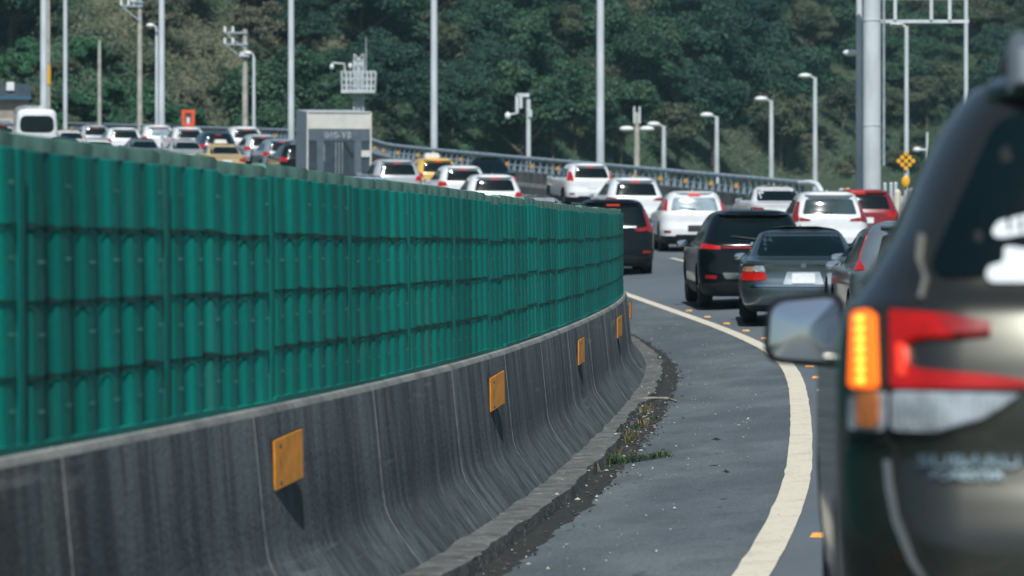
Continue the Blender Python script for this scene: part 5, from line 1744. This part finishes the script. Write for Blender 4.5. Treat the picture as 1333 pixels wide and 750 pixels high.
def hillspot(px, py):
    """ground point seen at a pixel of the bare hillside"""
    dx, dz = (px - 666.5) / F, (375 - py) / F
    d = 205.0
    while d < 560:
        if terrain(dx * d, d) > CZ + dz * d and d > foot(dx * d) - 4:
            return dx * d, d
        d += 1.0
    return None
def choose(px, py):
    r = random.random()
    if px < 205:
        if py > 62: return random.choice(['bush', 'bush', 'obush', 'obush', 'bush'])
        if px < 70: return 'dark' if r < .6 else 'mid'
        if px < 160: return random.choice(['olive', 'olive', 'obush', 'dbush', 'dry'])
        return 'dark' if r < .6 else 'olive'
    if px < 350:
        if py > 95: return random.choice(['bush', 'obush', 'bush', 'dbush'])
        if py > 55: return random.choice(['obush', 'dbush', 'dbush', 'olive', 'dry'])
        if px < 255: return random.choice(['dark', 'olive', 'olive', 'dry'])
        return random.choice(['dark', 'dark', 'mid', 'dry'])
    if px < 470:
        if 40 < py < 90: return random.choice(['dbush', 'obush', 'mid', 'dark'])
        if py <= 40: return random.choice(['dry', 'dbush', 'olive', 'dark'])
        return random.choice(['dark', 'mid', 'mid', 'olive'])
    if 565 < px < 655 and py < 50: return random.choice(['dbush', 'dbush', 'obush', 'dry'])
    if 780 < px < 900 and py < 75: return random.choice(['dbush', 'dry', 'dbush', 'obush'])
    if 850 < px < 905 and py > 150: return random.choice(['dry', 'olive', 'dbush'])
    if px > 1010 and py > 150: return random.choice(['olive', 'obush', 'obush', 'dbush'])
    if px > 1050: return random.choice(['olive', 'olive', 'mid', 'dark'])
    if px > 860: return random.choice(['dark', 'dark', 'dark', 'dark', 'mid'])
    return random.choice(['dark', 'dark', 'mid', 'mid', 'mid', 'olive'])
placed = []
tries = 0
while len(placed) < 299 and tries < 12000:
    tries += 1
    px, py = random.uniform(-70, 1400), random.uniform(-75, 232)
    q = hillspot(px, py)
    if not q: continue
    X, Y = q
    Yj = Y + random.uniform(-2, 2)
    key = choose(px, py - (42 if px > 350 else 12))
    big = key in ('dark', 'mid', 'olive', 'dry')
    rad = {'dark': 3.5, 'mid': 3.1, 'olive': 2.7, 'dry': 2.6}.get(key, 1.9)
    if any((X - a) ** 2 + (Yj - b_) ** 2 < ((rad + c) * .55) ** 2 for a, b_, c in placed): continue
    placed.append((X, Yj, rad))
    plant(key, X, Yj, random.uniform(.85, 1.25) * (1.25 if big and px > 470 else 1))
ZONES = [(-999, 55, 'left of the first tall mast'), (55, 130, 'over the minibus'), (130, 212, 'between the left masts'), (212, 330, 'above the orange-framed sign'), (330, 470, 'behind the box truck\'s tower'),
         (470, 565, 'left of the taxi\'s mast'), (565, 675, 'right of the taxi\'s mast'), (675, 782, 'left of the crossover\'s mast'), (782, 870, 'right of the crossover\'s mast'),
         (870, 960, 'around the lowest row lamps'), (960, 1062, 'around the taller row lamps'), (1062, 1180, 'around the gantry column'), (1180, 9999, 'above the near car')]
SHORT = {'dark': 'dark evergreen tree', 'mid': 'mid green tree', 'olive': 'olive thin-crowned tree', 'dry': 'brown half-bare tree', 'bush': 'low green bush', 'obush': 'low olive bush', 'dbush': 'dry brown bush'}
cellmap = {}
for key, e, cx_, cy_ in PLANTS:
    zi = next(i for i, q in enumerate(ZONES) if q[0] <= cx_ < q[1])
    row = 'low' if cy_ > 150 else ('mid-height' if cy_ > 70 else ('high' if cy_ > 0 else 'topmost'))
    cellmap.setdefault((key, zi, row), []).append((cx_, e))
ORD = ['leftmost', 'second from left', 'third from left', 'fourth from left', 'fifth from left', 'sixth from left', 'seventh from left', 'eighth from left', 'ninth from left', 'tenth from left', 'eleventh from left', 'twelfth from left', 'thirteenth from left']
for (key, zi, row), L_ in cellmap.items():
    L_.sort(key=lambda q: q[0])
    for i_, (_, e) in enumerate(L_):
        lab = SHORT[key] + ' ' + row + ' on the slope ' + ZONES[zi][2]
        if len(L_) > 1:
            lab = (ORD[i_] if i_ < len(ORD) else 'rightmost') + ' ' + lab
        e['label'] = lab
# ground cover on the slope: one mass of leaves, one mass of dry grass
def cover(name, n, accept, mat, size, lift, up=.5, asp=.55):
    P = []
    while len(P) < n:
        px, py = rng.uniform(-40, 1380), rng.uniform(-20, 236)
        if not accept(px, py): continue
        q = hillspot(px, py)
        if not q: continue
        for _ in range(30):
            X, Y = q[0] + rng.normal(0, 1.0), q[1] + rng.normal(0, 2.2)
            P.append((X, Y, terrain(X, Y) + abs(rng.normal(0, lift))))
    P = np.array(P)
    N = np.tile(np.array([0, -.9 if up < .3 else -.55, up]), (len(P), 1))
    return kind(link(name, quads_mesh(name, leaves(P, N, size, asp), mat)), 'stuff')
cover('undergrowth', 100000, lambda a, b_: True, M_LMID, .13, .35)
cover('creeping_vines', 45000, lambda a, b_: a < 350 and b_ > 80, M_LVINE, .11, .4)
cover('hillside_scrub', 60000, lambda a, b_: (a < 470 and 10 < b_ < 150) or a > 1000, M_LOLIVE, .12, .5)
cover('dry_grass', 80000, lambda a, b_: (225 < a < 345 and 60 < b_ < 172 and (a * .7 + b_) % 37 < 26) or (320 < a < 440 and 35 < b_ < 110) or (130 < a < 180 and b_ < 60) or (565 < a < 655 and b_ < 75) or (785 < a < 895 and b_ < 110), M_LSTRAW, .19, .7, .25, .16)
cover('dry_brush', 26000, lambda a, b_: (255 < a < 430 and 50 < b_ < 165) or (790 < a < 890 and b_ < 80) or (570 < a < 650 and b_ < 50) or (940 < a < 1075 and b_ > 165), M_LDRY, .15, .6, .9, .22)

# ------------------------------------------------------------------ thin haze between the camera and the far hillside
m = bpy.data.materials.new('haze')
m.use_nodes = True
m.node_tree.nodes.clear()
vol = m.node_tree.nodes.new('ShaderNodeVolumePrincipled')
out = m.node_tree.nodes.new('ShaderNodeOutputMaterial')
vol.inputs['Color'].default_value = (0.50, 0.92, 1.0, 1)
vol.inputs['Density'].default_value = 0.00014
vol.inputs['Anisotropy'].default_value = 0.0
m.node_tree.links.new(vol.outputs[0], out.inputs['Volume'])
mb = MB(); mb.box((0, 350, 90), (2400, 2900, 240))
kind(mb.build('haze', m), 'stuff')
bpy.context.view_layer.update()
